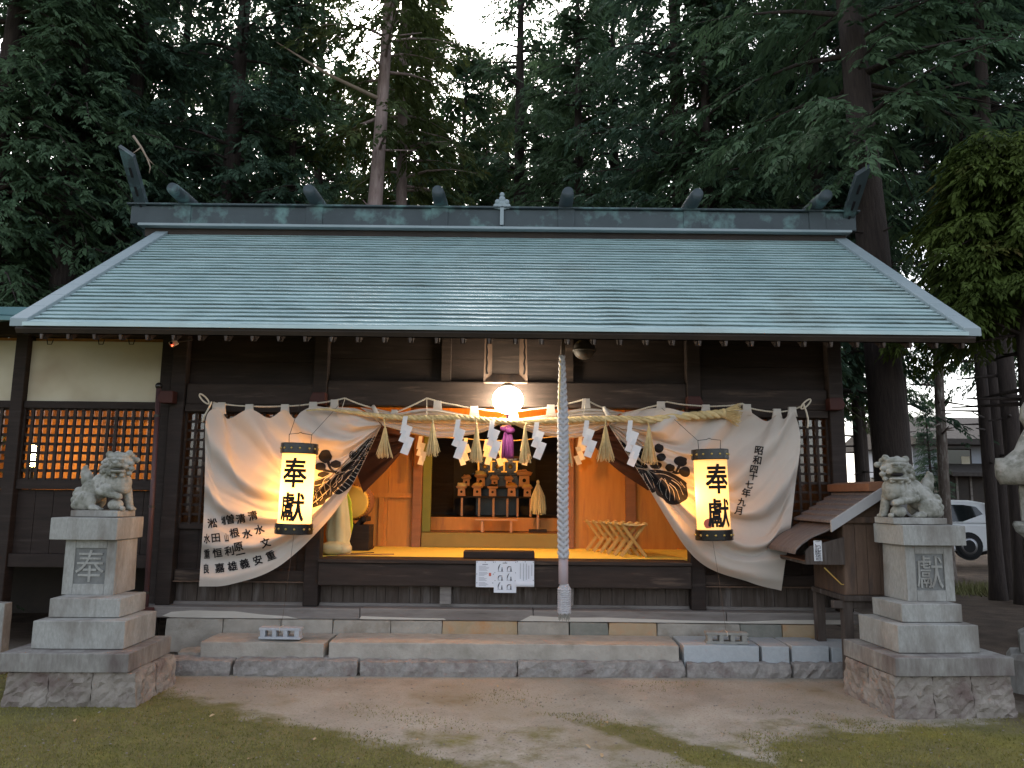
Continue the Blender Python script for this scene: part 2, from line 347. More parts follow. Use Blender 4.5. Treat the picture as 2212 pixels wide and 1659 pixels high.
def catmull(pts, n):
    P = [Vector(p) for p in pts]; P = [P[0] * 2 - P[1]] + P + [P[-1] * 2 - P[-2]]
    L = [0.0]
    for i in range(1, len(P) - 2): L.append(L[-1] + max(1e-6, (P[i + 1] - P[i]).length))
    out = []
    for k in range(n):
        t = L[-1] * k / (n - 1); i = 0
        while i < len(L) - 2 and t > L[i + 1]: i += 1
        f = (t - L[i]) / (L[i + 1] - L[i]); a, b, c, d = P[i], P[i + 1], P[i + 2], P[i + 3]
        out.append(0.5 * ((2 * b) + (c - a) * f + (2 * a - 5 * b + 4 * c - d) * f * f + (3 * b - a - 3 * c + d) * f ** 3))
    return out
GLYPH = {}
def glyph(ch, bold=0.012):
    """outline of a character as 2D triangles, centred, unit em; brush weight by overlaid shifted copies"""
    if (ch, bold) in GLYPH: return GLYPH[(ch, bold)]
    c = bpy.data.curves.new('writing', 'FONT'); c.body = ch; c.size = 1.0; c.resolution_u = 3; c.fill_mode = 'FRONT'
    o = bpy.data.objects.new('writing', c); COL.objects.link(o); bpy.context.view_layer.update()
    me = o.to_mesh(); vs = [(v.co.x, v.co.y) for v in me.vertices]; fs = [tuple(p.vertices) for p in me.polygons]
    o.to_mesh_clear(); bpy.data.objects.remove(o); bpy.data.curves.remove(c)
    xs = [v[0] for v in vs]
    cx, cy = (min(xs) + max(xs)) / 2, 0.38
    vs = [(x - cx, y - cy) for x, y in vs]
    if bold > 0:
        n_ = len(vs); V2 = []; F2 = []
        for k, (dx, dy) in enumerate(((-bold, -bold), (bold, -bold), (-bold, bold), (bold, bold))):
            V2 += [(x + dx, y + dy) for x, y in vs]; F2 += [tuple(i + k * n_ for i in f) for f in fs]
        vs, fs = V2, F2
    GLYPH[(ch, bold)] = (vs, fs); return vs, fs
def refine(vs, fs, L):
    """cut a flat shape along a grid so that it can follow a curved surface"""
    bm = bmesh.new(); bv = [bm.verts.new((v[0], v[1], 0)) for v in vs]
    for f in fs:
        try: bm.faces.new([bv[i] for i in f])
        except ValueError: pass
    for ax in (0, 1):
        lo, hi = min(v[ax] for v in vs), max(v[ax] for v in vs); k = int((hi - lo) / L)
        for q in range(1, k + 1):
            co = [0, 0, 0]; no = [0, 0, 0]; co[ax] = lo + (hi - lo) * q / (k + 1); no[ax] = 1
            bmesh.ops.bisect_plane(bm, geom=bm.verts[:] + bm.edges[:] + bm.faces[:], dist=1e-6, plane_co=co, plane_no=no)
    bmesh.ops.triangulate(bm, faces=[f for f in bm.faces if len(f.verts) > 4])
    bm.verts.index_update(); r = [(v.co.x, v.co.y) for v in bm.verts], [tuple(v.index for v in f.verts) for f in bm.faces]
    bm.free(); return r
def ellipse(cx, cy, a, b, n=18, rot=0.0, wob=0.06, seed=1):
    r = random.Random(seed + int(cx)); out = []
    for k in range(n):
        t = 2 * pi * k / n; w = 1 + r.uniform(-wob, wob); x, y = a * cos(t) * w, b * sin(t) * w
        out.append((cx + x * cos(rot) - y * sin(rot), cy + x * sin(rot) + y * cos(rot)))
    return out
def strip(pts, w):
    """a painted line of width w along 2D points, as polygon quads"""
    P = [Vector((p[0], p[1])) for p in pts]
    if len(P) > 2: P = [Vector((q.x, q.y)) for q in catmull([(p.x, p.y, 0) for p in P], len(P) * 3)]
    vs = []; n = len(P)
    for i, p in enumerate(P):
        d = (P[min(i + 1, n - 1)] - P[max(i - 1, 0)]).normalized(); q = Vector((-d.y, d.x)) * w / 2 * (1 - 0.55 * i / n)
        vs += [tuple(p - q), tuple(p + q)]
    return vs, [(2 * i, 2 * i + 1, 2 * i + 3, 2 * i + 2) for i in range(n - 1)]
def Z1(zx, zy, x0, y0, k):                 # enlarged-photo place -> 2212 px place
    return ((x0 + zx / k) / 1.8083, (y0 + zy / k) / 1.8083)

# ---------------------------------------------------------------- ground
def gz(x, y):
    t = min(1, max(0, (y - 10.5) / 9.0)); t = t * t * (3 - 2 * t)
    return -0.45 * t * (1 if x > -2 else 0.3) + 0.012 * sin(x * 1.7 + y) * min(1, max(0, (6.5 - y) / 2)) * 0.6
gx = [-70, -40, -25, -16, -12] + [-10 + 0.4 * i for i in range(51)] + [12, 16, 25, 40, 70]
gy = [-30, -12, -4, 0, 2, 3.2] + [4 + 0.2 * i for i in range(31)] + [10.5 + i for i in range(12)] + [25, 32, 45, 70, 120]
V = [(x, y, gz(x, y)) for y in gy for x in gx]; n = len(gx)
F = [(j * n + i, j * n + i + 1, (j + 1) * n + i + 1, (j + 1) * n + i) for j in range(len(gy) - 1) for i in range(n - 1)]
def ground_mat():
    m = bpy.data.materials.new('sandy_ground_with_moss'); m.use_nodes = True
    N = m.node_tree.nodes; L = m.node_tree.links; b = N['Principled BSDF']; b.inputs['Roughness'].default_value = 0.95
    b.inputs['Specular IOR Level'].default_value = 0.15
    tc = N.new('ShaderNodeTexCoord'); sep = N.new('ShaderNodeSeparateXYZ'); L.new(tc.outputs['Object'], sep.inputs[0])
    def noise(sc, det=6, rough=0.6):
        t = N.new('ShaderNodeTexNoise'); t.inputs['Scale'].default_value = sc; t.inputs['Detail'].default_value = det
        t.inputs['Roughness'].default_value = rough; L.new(tc.outputs['Object'], t.inputs['Vector']); return t.outputs[0]
    def mr(src, a, bb, c=0.0, d=1.0):
        r = N.new('ShaderNodeMapRange'); r.inputs[1].default_value = a; r.inputs[2].default_value = bb
        r.inputs[3].default_value = c; r.inputs[4].default_value = d; L.new(src, r.inputs[0]); return r.outputs[0]
    def mth(op, a, bb):
        x = N.new('ShaderNodeMath'); x.operation = op
        for i, v in enumerate((a, bb)):
            if isinstance(v, float): x.inputs[i].default_value = v
            else: L.new(v, x.inputs[i])
        return x.outputs[0]
    def mix(f, a, bb):
        x = N.new('ShaderNodeMix'); x.data_type = 'RGBA'
        if isinstance(f, float): x.inputs[0].default_value = f
        else: L.new(f, x.inputs[0])
        for s, v in ((6, a), (7, bb)):
            if isinstance(v, tuple): x.inputs[s].default_value = (*v, 1)
            else: L.new(v, x.inputs[s])
        return x.outputs[2]
    sand = mix(mr(noise(2.2), 0.35, 0.65), (0.30, 0.26, 0.205), (0.42, 0.375, 0.31))
    sand = mix(mr(noise(55, 3), 0.55, 0.75), sand, (0.19, 0.15, 0.115))
    sand = mix(mr(noise(1.1, 4), 0.52, 0.70), sand, (0.23, 0.185, 0.115))
    moss = mix(mr(noise(5), 0.35, 0.65), (0.115, 0.105, 0.028), (0.175, 0.15, 0.055))
    moss = mix(mr(noise(0.9, 3), 0.5, 0.68), moss, (0.205, 0.185, 0.025))
    moss = mix(mr(noise(120, 2), 0.55, 0.7), moss, (0.07, 0.07, 0.02))
    # where the moss has grown: the near left corner, a strip in the middle and the near right corner
    X, Y = sep.outputs[0], sep.outputs[1]
    a1 = mth('ADD', mth('MULTIPLY', X, 0.62), Y)              # left field
    f1 = mr(a1, 4.95, 4.35)
    ds = mth('ABSOLUTE', mth('ADD', mth('ADD', X, mth('MULTIPLY', Y, 0.88)), -5.50), 0.0)   # strip
    f2 = mth('MULTIPLY', mr(ds, 0.34, 0.10), mr(Y, 5.9, 5.4))
    f3 = mth('MULTIPLY', mr(mth('ADD', mth('MULTIPLY', X, -0.30), Y), 5.0, 4.55), mr(X, 1.4, 1.75))
    f4 = mr(mth('ADD', Y, mth('MULTIPLY', X, -0.1)), 6.0, 5.35, 0.0, 0.42)
    f = mth('MAXIMUM', mth('MAXIMUM', f1, f2), mth('MAXIMUM', f3, f4))
    f = mth('ADD', f, mr(noise(2.6, 8, 0.68), 0.2, 0.8, -0.55, 0.55))
    f = mth('MULTIPLY', mr(f, 0.38, 0.74), 0.92)
    col = mix(f, sand, moss)
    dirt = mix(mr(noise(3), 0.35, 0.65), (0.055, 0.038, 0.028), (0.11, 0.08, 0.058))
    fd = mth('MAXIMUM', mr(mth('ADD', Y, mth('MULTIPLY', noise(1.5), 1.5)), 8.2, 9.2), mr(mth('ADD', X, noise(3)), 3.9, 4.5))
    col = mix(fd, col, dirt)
    L.new(col, b.inputs['Base Color'])
    bp = N.new('ShaderNodeBump'); bp.inputs['Strength'].default_value = 0.7; bp.inputs['Distance'].default_value = 0.03
    L.new(mth('ADD', noise(18, 8, 0.7), mth('MULTIPLY', noise(90, 4, 0.7), 0.6)), bp.inputs['Height']); L.new(bp.outputs[0], b.inputs['Normal'])
    return m
go = bpy.data.objects.new('ground', fast_mesh('ground', V, F, ground_mat(), True)); COL.objects.link(go); tag(go, kind='structure')

# ---------------------------------------------------------------- stone steps and foundation
ky = lambda x: 6.88 + 0.025 * x
st = thing('stone_kerb_step', 'low front step of long rough grey stones along the sandy yard', 'stone step', (0, 6.9, 0))
jx = [-3.10, -2.36, -1.29, 0.075, 1.53, 2.46, 3.2]
for i in range(6):
    mb = MB(); rough_block(mb, jx[i] + 0.003, jx[i + 1] - 0.003, 0, 0.28, -0.04, 0.122 + 0.006 * (i % 2), 0.055, 0.016, i, .5)
    mb.v = [(x, y + ky(x), z) for x, y, z in mb.v]
    mb.build('stone', M_stepA, st)
st2 = thing('stone_step', 'second step of broad worn stone slabs below the shrine hall', 'stone step', (0, 7.2, 0))
jx = [(-2.71, -1.61, M_stepB, .250), (-1.59, 1.50, M_stepB, .258), (1.52, 2.20, M_stepC, .262), (2.21, 2.47, M_stepC, .258), (2.475, 2.82, M_stepC, .262), (2.83, 3.25, M_stepC, .25)]
for i, (a, b, m_, h) in enumerate(jx):
    mb = MB(); rough_block(mb, a, b, 6.97 + 0.008 * i, 7.46, 0.05, h, 0.12, 0.006, 20 + i); mb.build('slab', m_, st2, bevel=0.006)
mb = MB(); rough_block(mb, -2.95, -2.72, 7.06, 7.3, 0.04, 0.15, 0.1, 0.01, 31); mb.build('slab', M_stepB, st2)

YF = 7.65
XL, XR = -3.40, 3.30
OL, OR = -1.84, 1.74
hall = thing('shrine_hall', 'dark timber shrine hall with green copper roof and lit open front', 'shrine hall', (0, 9.2, 0))
fj = [355, 480, 605, 718, 843, 955, 1118, 1230, 1315, 1420, 1600, 1690, 1768]
fm = [M_fnd, M_fnd, M_stepB, M_fnd, M_fnd, M_stepD, M_fnd, M_stepE, M_stepD, M_fnd, M_stepE, M_stepD]
for i in range(12):
    a, b = at(fj[i], 1360, 7.46).x, at(fj[i + 1], 1360, 7.46).x
    mb = MB(); rough_block(mb, a + .001, b - .001, 7.47, 7.85, 0.06, 0.364, 0.1, 0.006, 50 + i, .4); mb.build('foundation_stone', fm[i], hall)
# sill, lower boards, floor beam
sill = MB()
for a, b, dz in ((XL - .12, -1.42, 0), (-1.415, .22, .004), (.225, 2.05, .002), (2.055, XR + .05, 0)): sill.box(a, b, 7.50, 7.76, .366, .468 + dz)
sill.build('sill_beam', M_grey, hall, bevel=0.01)
wp = [(-3.28, .385), (-3.2, .372), (-2.9, .370), (-2.3, .370), (-2.0, .372), (-2.1, .392), (-2.35, .405), (-2.6, .432), (-3.0, .436), (-3.2, .42)]
MB().prism(wp, 'y', 7.494, 7.51).build('bleached_edge', M_pale, hall)
MB().prism([(0.1, .370), (3.2, .370), (3.2, .41), (2.6, .405), (2.2, .385), (1.6, .392), (.9, .41), (.5, .405), (.2, .42)], 'y', 7.494, 7.51).build('bleached_edge', M_pale, hall)
MB().prism([(-1.42, .372), (-.6, .372), (-.62, .385), (-1.0, .39), (-1.40, .40)], 'y', 7.494, 7.51).build('bleached_edge', M_pale, hall)
lb = MB(); x = XL + .05; r_ = random.Random(3)
while x < XR - .05:
    w = r_.uniform(.085, .125); lb.box(x, min(x + w - .004, XR), 7.70 + r_.uniform(0, .008), 7.74, .46, .70); x += w
lb.build('lower_boarding', M_plank, hall)
MB().box(XL, XR, 7.675, 7.72, .468, .495).build('skirting_rail', M_grey, hall)
MB().box(OL + .004, OR - .004, 7.53, 7.80, .675, .885).build('floor_beam', M_darkx, hall, bevel=0.008)
MB().box(OL + .004, OR - .004, 7.50, 7.86, .889, .925).build('floor_edge', M_darkx, hall, bevel=0.006)
MB().box(OL + .4, OL + 1.05, 7.47, 7.50, .90, .915)
for a, b in ((XL + .15, OL - .15), (OR + .15, XR - .15)):
    MB().box(a, b, 7.62, 7.70, .70, .80).build('rail', M_darkx, hall, bevel=0.006)
    MB().box(a, b, 7.60, 7.64, .686, .698).build('pale_batten', M_hutwood, hall)
    bb = MB(); x = a
    while x < b: bb.box(x, min(x + .19, b), 7.68, 7.72, .80, 1.22); x += .194
    bb.build('wall_boarding', M_dark, hall)
    MB().box(a, b, 7.64, 7.70, 1.185, 1.235).build('rail', M_darkx, hall, bevel=0.005)
    # lattice window with its pane
    la = MB(); nx = 13; z0, z1 = 1.237, 2.335
    for i in range(nx + 1):
        x = a + (b - a) * i / nx; la.box(x - .011, x + .011, 7.650, 7.672, z0, z1)
    for k in range(13):
        z = z0 + (z1 - z0) * k / 12; la.box(a, b, 7.672, 7.690, z - .011, z + .011)
    lw = la.build('lattice_window', M_darkx, hall)
    MB().box(a, b, 7.700, 7.704, z0, z1).build('pane', M_pane, lw)
    MB().box(a, b, 7.60, 7.70, 2.337, 2.41).build('head_rail', M_darkx, hall, bevel=0.005)
for xx in (XL + .07, OL - .075, OR + .075, XR - .07):
    MB().box(xx - .072, xx + .072, 7.58, 7.73, .47, 3.36).build('post', M_dark, hall, bevel=0.01)
for xx in (-0.62, 0.56):
    MB().box(xx - .055, xx + .055, 7.61, 7.70, .50, .675).build('short_post', M_grey, hall, bevel=0.006)
MB().box(XL + .15, OL - .15, 7.61, 7.72, 2.412, 2.62).build('tie_beam', M_darkx, hall, bevel=0.01)
MB().box(OR + .15, XR - .15, 7.61, 7.72, 2.412, 2.62).build('tie_beam', M_darkx, hall, bevel=0.01)
MB().box(OL + .002, OR - .002, 7.59, 7.74, 2.41, 2.665).build('lintel_beam', M_darkx, hall, bevel=0.012)
up = MB()
for a, b in ((XL + .146, OL - .15), (OL, OR), (OR + .15, XR - .146)):
    z = 2.625 if a != OL else 2.67
    while z < 3.35: up.box(a, b, 7.675, 7.70, z, min(z + .226, 3.36)); z += .23
up.build('upper_wall', M_dark, hall)
for xx in (at(964, 790, 7.64).x, at(1228, 790, 7.64).x):
    MB().box(xx - .05, xx + .05, 7.62, 7.672, 2.668, 3.34).build('stud', M_darkx, hall, bevel=0.005)
for px in (362, 690, 1498, 1803):
    p = at(px, 858, 7.5); hx = .075
    e_ = .03 if px > 1106 else -.03; MB().prism([(p.x - .062, 2.405), (p.x + .062, 2.405), (p.x + .062 + max(e_, 0), 2.455), (p.x + .062, 2.525), (p.x - .062, 2.525), (p.x - .062 + min(e_, 0), 2.455)], 'y', 7.47, 7.578).build('bracket_arm', M_red, hall, bevel=.006)
MB().box(-3.62, -3.36, 7.47, 7.62, .372, .462).build('sill_end', M_red, hall, bevel=0.006)
# side and back walls, room
MB().box(XL, XL + .06, 7.74, 11.2, .3, 3.4).build('side_wall', M_dark, hall)
MB().box(XR - .06, XR, 7.74, 11.2, .3, 3.4).build('side_wall', M_dark, hall)
MB().box(XL + .062, XR - .062, 7.862, 9.35, .86, .922).build('floor', M_floor, hall)
fl = MB()
MB().box(XL + .062, XR - .062, 7.71, 9.40, 2.76, 2.80).build('ceiling', M_orange, hall)
IL, IR = -1.02, 0.60                       # inner opening
YB = 9.35
for a, b in ((XL + .062, IL - .16), (IR + .16, XR - .062)):
    bd = MB(); x = a
    while x < b - .01:
        e = min(x + .62, b); bd.box(x, e - .003, YB, YB + .04, .92, 2.76); x = e
    bd.build('inner_wall', M_orange, hall)
MB().box(XL + .062, IL - .16, YB - .03, YB - .001, 1.50, 1.555).build('wall_rail', M_orange, hall)
for xx in (-1.55, -2.05): MB().box(xx - .03, xx + .03, YB - .028, YB - .001, .93, 1.498).build('wall_stud', M_orange, hall)
MB().box(IR + .62 + .16, IR + .16 + .74, YB - .03, YB - .001, .93, 2.75).build('wall_stud', M_redwood, hall)
for a, b in ((IL - .158, IL - .05), (IR + .05, IR + .158)): MB().box(a, b, YB - .06, YB + .08, .922, 2.758).build('inner_post', M_redwood, hall, bevel=.006)
for a, b in ((IL - .045, IL + .055), (IR - .03, IR + .045)): MB().box(a, b, YB + .02, YB + .09, 1.10, 2.5).build('door_post', M_greenpost, hall, bevel=.004)
MB().box(IL - .04, IR + .04, YB - .055, YB + .10, .924, 1.092).build('lower_step', M_olive, hall, bevel=.005)
MB().box(IL - .1, IR + .1, 9.85, 9.95, 1.094, 1.262).build('upper_step', M_orange, hall, bevel=.005)
MB().box(IL - .6, IR + .6, YB + .102, 9.848, 1.03, 1.09).build('step_floor', M_redwood, hall)
MB().box(IL - .6, IR + .6, 9.952, 11.19, 1.20, 1.26).build('sanctuary_floor', M_innerdark, hall)
MB().box(IL - .7, IR + .7, YB - .01, YB + .07, 2.46, 2.757).build('inner_lintel', M_orange, hall)
MB().box(IL - .66, IL - .6, YB + .1, 11.2, 1.0, 2.9).build('sanctuary_wall', M_innerdark, hall)
MB().box(IR + .6, IR + .66, YB + .1, 11.2, 1.0, 2.9).build('sanctuary_wall', M_innerdark, hall)
MB().box(XL + .062, XR - .062, 11.14, 11.2, .9, 2.9).build('sanctuary_wall', M_innerdark, hall)
MB().box(IL - .66, IR + .66, YB + .1, 11.2, 2.9, 2.95).build('sanctuary_ceiling', M_innerdark, hall)
for k, (a, b) in enumerate(((IL - .5, IL + .2), (IR - .25, IR + .5))): MB().box(a, b, 11.10, 11.135, 1.3, 2.6).build('sanctuary_door', M_dark, hall)
MB().box(-.46, .24, 7.70, 7.92, .927, .995).build('threshold_block', M_dark, hall, bevel=.008)

# roof
EY, EZ, RY, RZ = 6.60, 2.985, 9.25, 4.755
GX0, GX1 = -4.42, 4.12
roofp = thing('roof', None, None, (0, 9.2, 3)); roofp.parent = hall; roofp.location = (0, 0, 3); ORG[roofp.name] = (0, 9.2, 3)
nc, nxs = 31, 64; r_ = random.Random(11); RV = []; RF = []
for k in range(nc):
    t0, t1 = k / nc, (k + 1) / nc + .006
    ph = r_.uniform(0, 6)
    for i in range(nxs + 1):
        x = GX0 + .13 + (GX1 - GX0 - .26) * i / nxs
        w = .010 * sin(x * 1.3 + ph) * .35 + r_.uniform(-.0028, .0028) + (.006 if abs(x - 0.95) < .15 and k < 11 else 0)
        for t, lift, und in ((t0, -.010, .085), (t0, .026, 0), (t1, .004, 0)):
            RV.append((x, EY + und + (RY - EY) * t + w * (1 if t == t0 else .3) * .8, EZ + (RZ - EZ) * t + lift + w * (1 if t == t0 else .3)))
    b0 = k * 3 * (nxs + 1)
    for i in range(nxs):
        a = b0 + 3 * i; RF += [(a, a + 3, a + 4, a + 1), (a + 1, a + 4, a + 5, a + 2)]
mb = MB(); mb.v = RV; mb.f = RF; mb.build('copper_slope', M_copper, roofp, fix=False)
BY, BZ = 11.9, 2.985
mb = MB(); mb.prism([(EY + .01, EZ - .035), (EY + .03, EZ - .07), (RY, RZ - .12), (BY, BZ - .06), (BY, BZ), (RY, RZ - .004), (EY + .02, EZ - .006)], 'x', GX0 + .05, GX1 - .05).build('roof_deck', M_innerdark, roofp)
MB().box(GX0 + .12, GX1 - .12, EY - .008, EY + .012, EZ - .012, EZ + .022).build('eave_edge', M_copper, roofp)
for sx, nm in ((GX0, 0), (GX1 - .155, 1)):
    rb = MB()
    for k in range(10):
        t0, t1 = k / 10 + .002, (k + 1) / 10 - .001
        yy0, zz0, yy1, zz1 = EY - .0 + (RY - EY) * t0, EZ + (RZ - EZ) * t0, EY - .0 + (RY - EY) * t1, EZ + (RZ - EZ) * t1
        rb.add([(sx, yy0, zz0 - .02), (sx + .155, yy0, zz0 - .02), (sx + .155, yy0, zz0 + .055), (sx, yy0, zz0 + .055),
                (sx, yy1, zz1 - .02), (sx + .155, yy1, zz1 - .02), (sx + .155, yy1, zz1 + .055), (sx, yy1, zz1 + .055)],
               [(0, 3, 2, 1), (4, 5, 6, 7), (0, 1, 5, 4), (1, 2, 6, 5), (2, 3, 7, 6), (3, 0, 4, 7)])
    rb.build('verge_capping', M_copperl, roofp, bevel=.006)
    MB().bar((sx + .078, RY, RZ - .02), (sx + .078, BY, BZ - .02), .155, .15).build('verge_capping', M_copperl, roofp)
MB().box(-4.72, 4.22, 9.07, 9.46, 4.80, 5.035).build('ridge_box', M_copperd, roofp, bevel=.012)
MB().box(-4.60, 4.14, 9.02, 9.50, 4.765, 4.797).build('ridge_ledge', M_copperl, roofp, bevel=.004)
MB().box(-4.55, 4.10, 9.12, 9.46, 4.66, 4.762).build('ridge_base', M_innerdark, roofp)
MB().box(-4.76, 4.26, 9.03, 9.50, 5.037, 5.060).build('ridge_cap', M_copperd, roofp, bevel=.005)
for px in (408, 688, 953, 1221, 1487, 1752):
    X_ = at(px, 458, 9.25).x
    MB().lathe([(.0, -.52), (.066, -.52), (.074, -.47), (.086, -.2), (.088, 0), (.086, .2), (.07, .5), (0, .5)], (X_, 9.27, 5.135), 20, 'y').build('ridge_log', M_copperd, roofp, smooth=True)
    MB().box(X_ - .105, X_ + .105, 9.055, 9.48, 4.80, 5.066).build('log_saddle', M_copperd, roofp, bevel=.01)
for sx, s in ((-4.60, -1), (4.13, 1)):
    for sg in (1,):
        a = Vector((sx, 9.25 + .16 * sg, 4.72)); b = Vector((sx + s * .0, 9.25 - .58 * sg, 5.50 if s < 0 else 5.36))
        fin = MB().bar(a, b, .15, .075, (1, 0, 0)) if False else MB().bar(a, b, .14, .08)
        # pointed tip
        d = (b - a).normalized(); u = Vector((0, d.z, -d.y)) * .04
        fin.add([b + Vector((-.07, 0, 0)) - u, b + Vector((.07, 0, 0)) - u, b + Vector((.07, 0, 0)) + u, b + Vector((-.07, 0, 0)) + u, b + d * .12 + Vector((.07 * s, 0, 0)) - u, b + d * .12 + Vector((.07 * s, 0, 0)) + u],
                [(0, 1, 4), (3, 5, 2), (0, 4, 5, 3), (1, 2, 5, 4)])
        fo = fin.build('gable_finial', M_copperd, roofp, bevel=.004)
        up_ = Vector((0, -d.z, d.y)) if sg > 0 else Vector((0, d.z, d.y))
        sl = MB()
        for t in (.40, .60, .82):
            c_ = a + (b - a) * t - (Vector((0, d.z, -d.y)) * .042) * (1 if sg > 0 else -1) * (1)
            sl.bar(c_ - d * .06, c_ + d * .06, .028, .012)
        sl.build('wind_slot', M_ink, fo)
pc = at(1084, 478, 9.05)
orn = MB()
for dx, dz, rr in ((0, .17, .030), (0, .115, .040), (-.055, .075, .035), (.055, .075, .035), (0, .055, .05), (-.075, .02, .035), (.075, .02, .035), (-.03, .02, .045), (.03, .02, .045)):
    orn.ball((pc.x + dx, 9.05, 5.045 + dz), (rr, .022, rr), 10, 6)
orn.box(pc.x - .022, pc.x + .022, 9.03, 9.07, 4.82, 5.05)
orn.build('ridge_crest', M_copperl, roofp, smooth=False)
# rafters and soffit
slope = (RZ - EZ) / (RY - EY)
so = MB(); so.add([(GX0 + .1, EY + .05, EZ - .075), (GX1 - .1, EY + .05, EZ - .075), (GX1 - .1, 7.7, EZ - .075 + 1.05 * slope), (GX0 + .1, 7.7, EZ - .075 + 1.05 * slope)], [(0, 1, 2, 3)])
so.build('soffit', M_dark, roofp, fix=False)
i = 0; x = -4.15
while x < 4.0:
    ra = MB().bar((x, EY + .07, EZ - .095), (x, 7.66, EZ - .10 + 1.04 * slope), .045, .05).build('rafter', M_dark, roofp)
    MB().frustum(x, EY + .044, .012, .016, .026, .016, EZ - .118, EZ - .075).build('rafter_end', M_plank, ra)
    x += .232; i += 1
MB().box(GX0 + .3, GX1 - .3, 7.45, 7.58, 3.12, 3.27).build('wall_plate', M_dark, hall, bevel=.008)
for sx in (XL, XR - .06):
    MB().prism([(7.66, 3.3), (11.2, 3.3), (9.25, 4.62)], 'x', sx, sx + .05).build('gable_wall', M_dark, hall)

# ---------------------------------------------------------------- annex on the left
an = thing('annex_building', 'plastered timber side building with glowing lattice windows left of the hall', 'annex', (-6, 9, 0))
AY = 7.72
AX = at(43, 850, AY).x
for xx in (AX, AX - 1.75, AX - 3.5): MB().box(xx - .062, xx + .062, AY - .05, AY + .09, .05, 3.12).build('post', M_dark, an, bevel=.008)
MB().box(-3.56, -3.44, AY - .04, AY + .09, .05, 3.12).build('post', M_dark, an, bevel=.008)
for a, b in ((AX + .065, -3.563), (AX - 1.75 + .065, AX - .065), (AX - 3.5 + .065, AX - 1.75 - .065)):
    pl = MB().box(a, b, AY + .02, AY + .07, 2.44, 3.06).build('plaster_panel', M_plaster, an)
    MB().box(a, b, AY - .02, AY + .075, 2.365, 2.438).build('rail', M_dark, an, bevel=.005)
    MB().box(a, b, AY - .02, AY + .075, 1.555, 1.65).build('rail', M_dark, an, bevel=.005)
    la = MB(); nx = 16; z0, z1 = 1.652, 2.363
    for i in range(nx + 1):
        x = a + (b - a) * i / nx; la.box(x - .014, x + .014, AY + .000, AY + .022, z0, z1)
    for k in range(9):
        z = z0 + (z1 - z0) * k / 8; la.box(a, b, AY + .022, AY + .042, z - .014, z + .014)
    lw = la.build('lattice_window', M_darkx, an)
    MB().box(a, b, AY + .05, AY + .054, z0, z1).build('pane', M_pane, lw)
    bb = MB(); x = a
    while x < b - .01: bb.box(x, min(x + .175, b), AY + .03, AY + .06, .93, 1.553); x += .18
    bb.build('wall_boarding', M_plank if False else M_dark, an)
    MB().box(a, b, AY - .03, AY + .075, .80, .928).build('floor_rail', M_dark, an, bevel=.006)
    MB().box(a + .55, a + .67, AY + .02, AY + .12, .0, .80).build('floor_post', M_dark, an)
MB().box(-9.5, -3.44, AY + .09, 11, .84, .90).build('floor', M_redwood, an)
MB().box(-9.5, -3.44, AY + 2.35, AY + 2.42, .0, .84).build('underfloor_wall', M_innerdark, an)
MB().box(-9.5, -3.44, 10.4, 10.46, .902, 3.1).build('inner_wall', M_orange, an)
MB().box(-9.5, -3.44, AY + .075, 10.46, 3.06, 3.10).build('ceiling', M_orange, an)
for xx, w in ((-4.25, .10), (-5.5, .12), (-7, .12)): MB().box(xx, xx + w, 10.30, 10.398, .904, 3.05).build('inner_post', M_redwood, an)
MB().box(-9.5, -3.5, 10.33, 10.396, 2.50, 2.60).build('wall_rail', M_redwood, an)
MB().box(-4.05, -3.62, 9.6, 10.0, .904, 2.35).build('cupboard', M_redwood, an)
MB().box(-9.5, -3.44, AY - .06, AY + .10, 3.105, 3.24).build('eave_beam', M_dark, an, bevel=.008)
aroof = MB(); aroof.add([(-9.6, 6.95, 3.10), (-3.95, 6.95, 3.10), (-3.95, 9.5, 3.62), (-9.6, 9.5, 3.62), (-9.6, 6.95, 3.14), (-3.95, 6.95, 3.14), (-3.95, 9.5, 3.66), (-9.6, 9.5, 3.66)],
                        [(0, 3, 2, 1), (4, 5, 6, 7), (0, 1, 5, 4), (1, 2, 6, 5), (2, 3, 7, 6), (3, 0, 4, 7)])
ar = aroof.build('roof', M_annexroof, an)
sm = MB()
for x in (-9.1, -8.3, -7.5, -6.7, -5.9, -5.1, -4.5): sm.bar((x, 6.95, 3.15), (x, 9.5, 3.67), .03, .035)
sm.build('standing_seam', M_annexroof, ar)
MB().box(-9.6, -4.55, 9.42, 9.8, 3.60, 3.82).build('ridge', M_annexroof, ar)
MB().prism([(-4.02, 3.02), (-3.64, 3.10), (-3.64, 3.16), (-4.02, 3.16), (-4.06, 3.06)], 'y', 7.1, 7.4).build('bracket_beam', M_dark, an, bevel=.006)
cl = MB()
for px in (115, 225, 290):
    p = at(px, 742, AY); cl.tube([(p.x - .03, AY - .06, p.z + .03), (p.x - .02, AY - .06, p.z - .02), (p.x + .02, AY - .06, p.z - .02), (p.x + .035, AY - .06, p.z + .03)], .005, 6)
cl.build('hook', M_wire, an)
p0 = at(343, 838, 7.5); p1 = at(315, 1322, 7.5)
dp = thing('downpipe', 'slender maroon drainpipe at the corner of hall and annex', 'drainpipe', (p1.x, p1.y, 0.25))
MB().tube([(p0.x, p0.y, p0.z), (p1.x, p1.y, .25)], .024, 12).build('pipe', M_pipe, dp, smooth=True)
MB().ball((p0.x, p0.y, p0.z + .02), .035).build('pipe_cap', M_black, dp, smooth=True)
cb = MB()
for t in (.12, .5, .85): cb.lathe([(.031, -.012), (.031, .012)], (p0.x + (p1.x - p0.x) * t, p0.y, p0.z + (.25 - p0.z) * t), 12)
cb.build('pipe_clip', M_wire, dp)

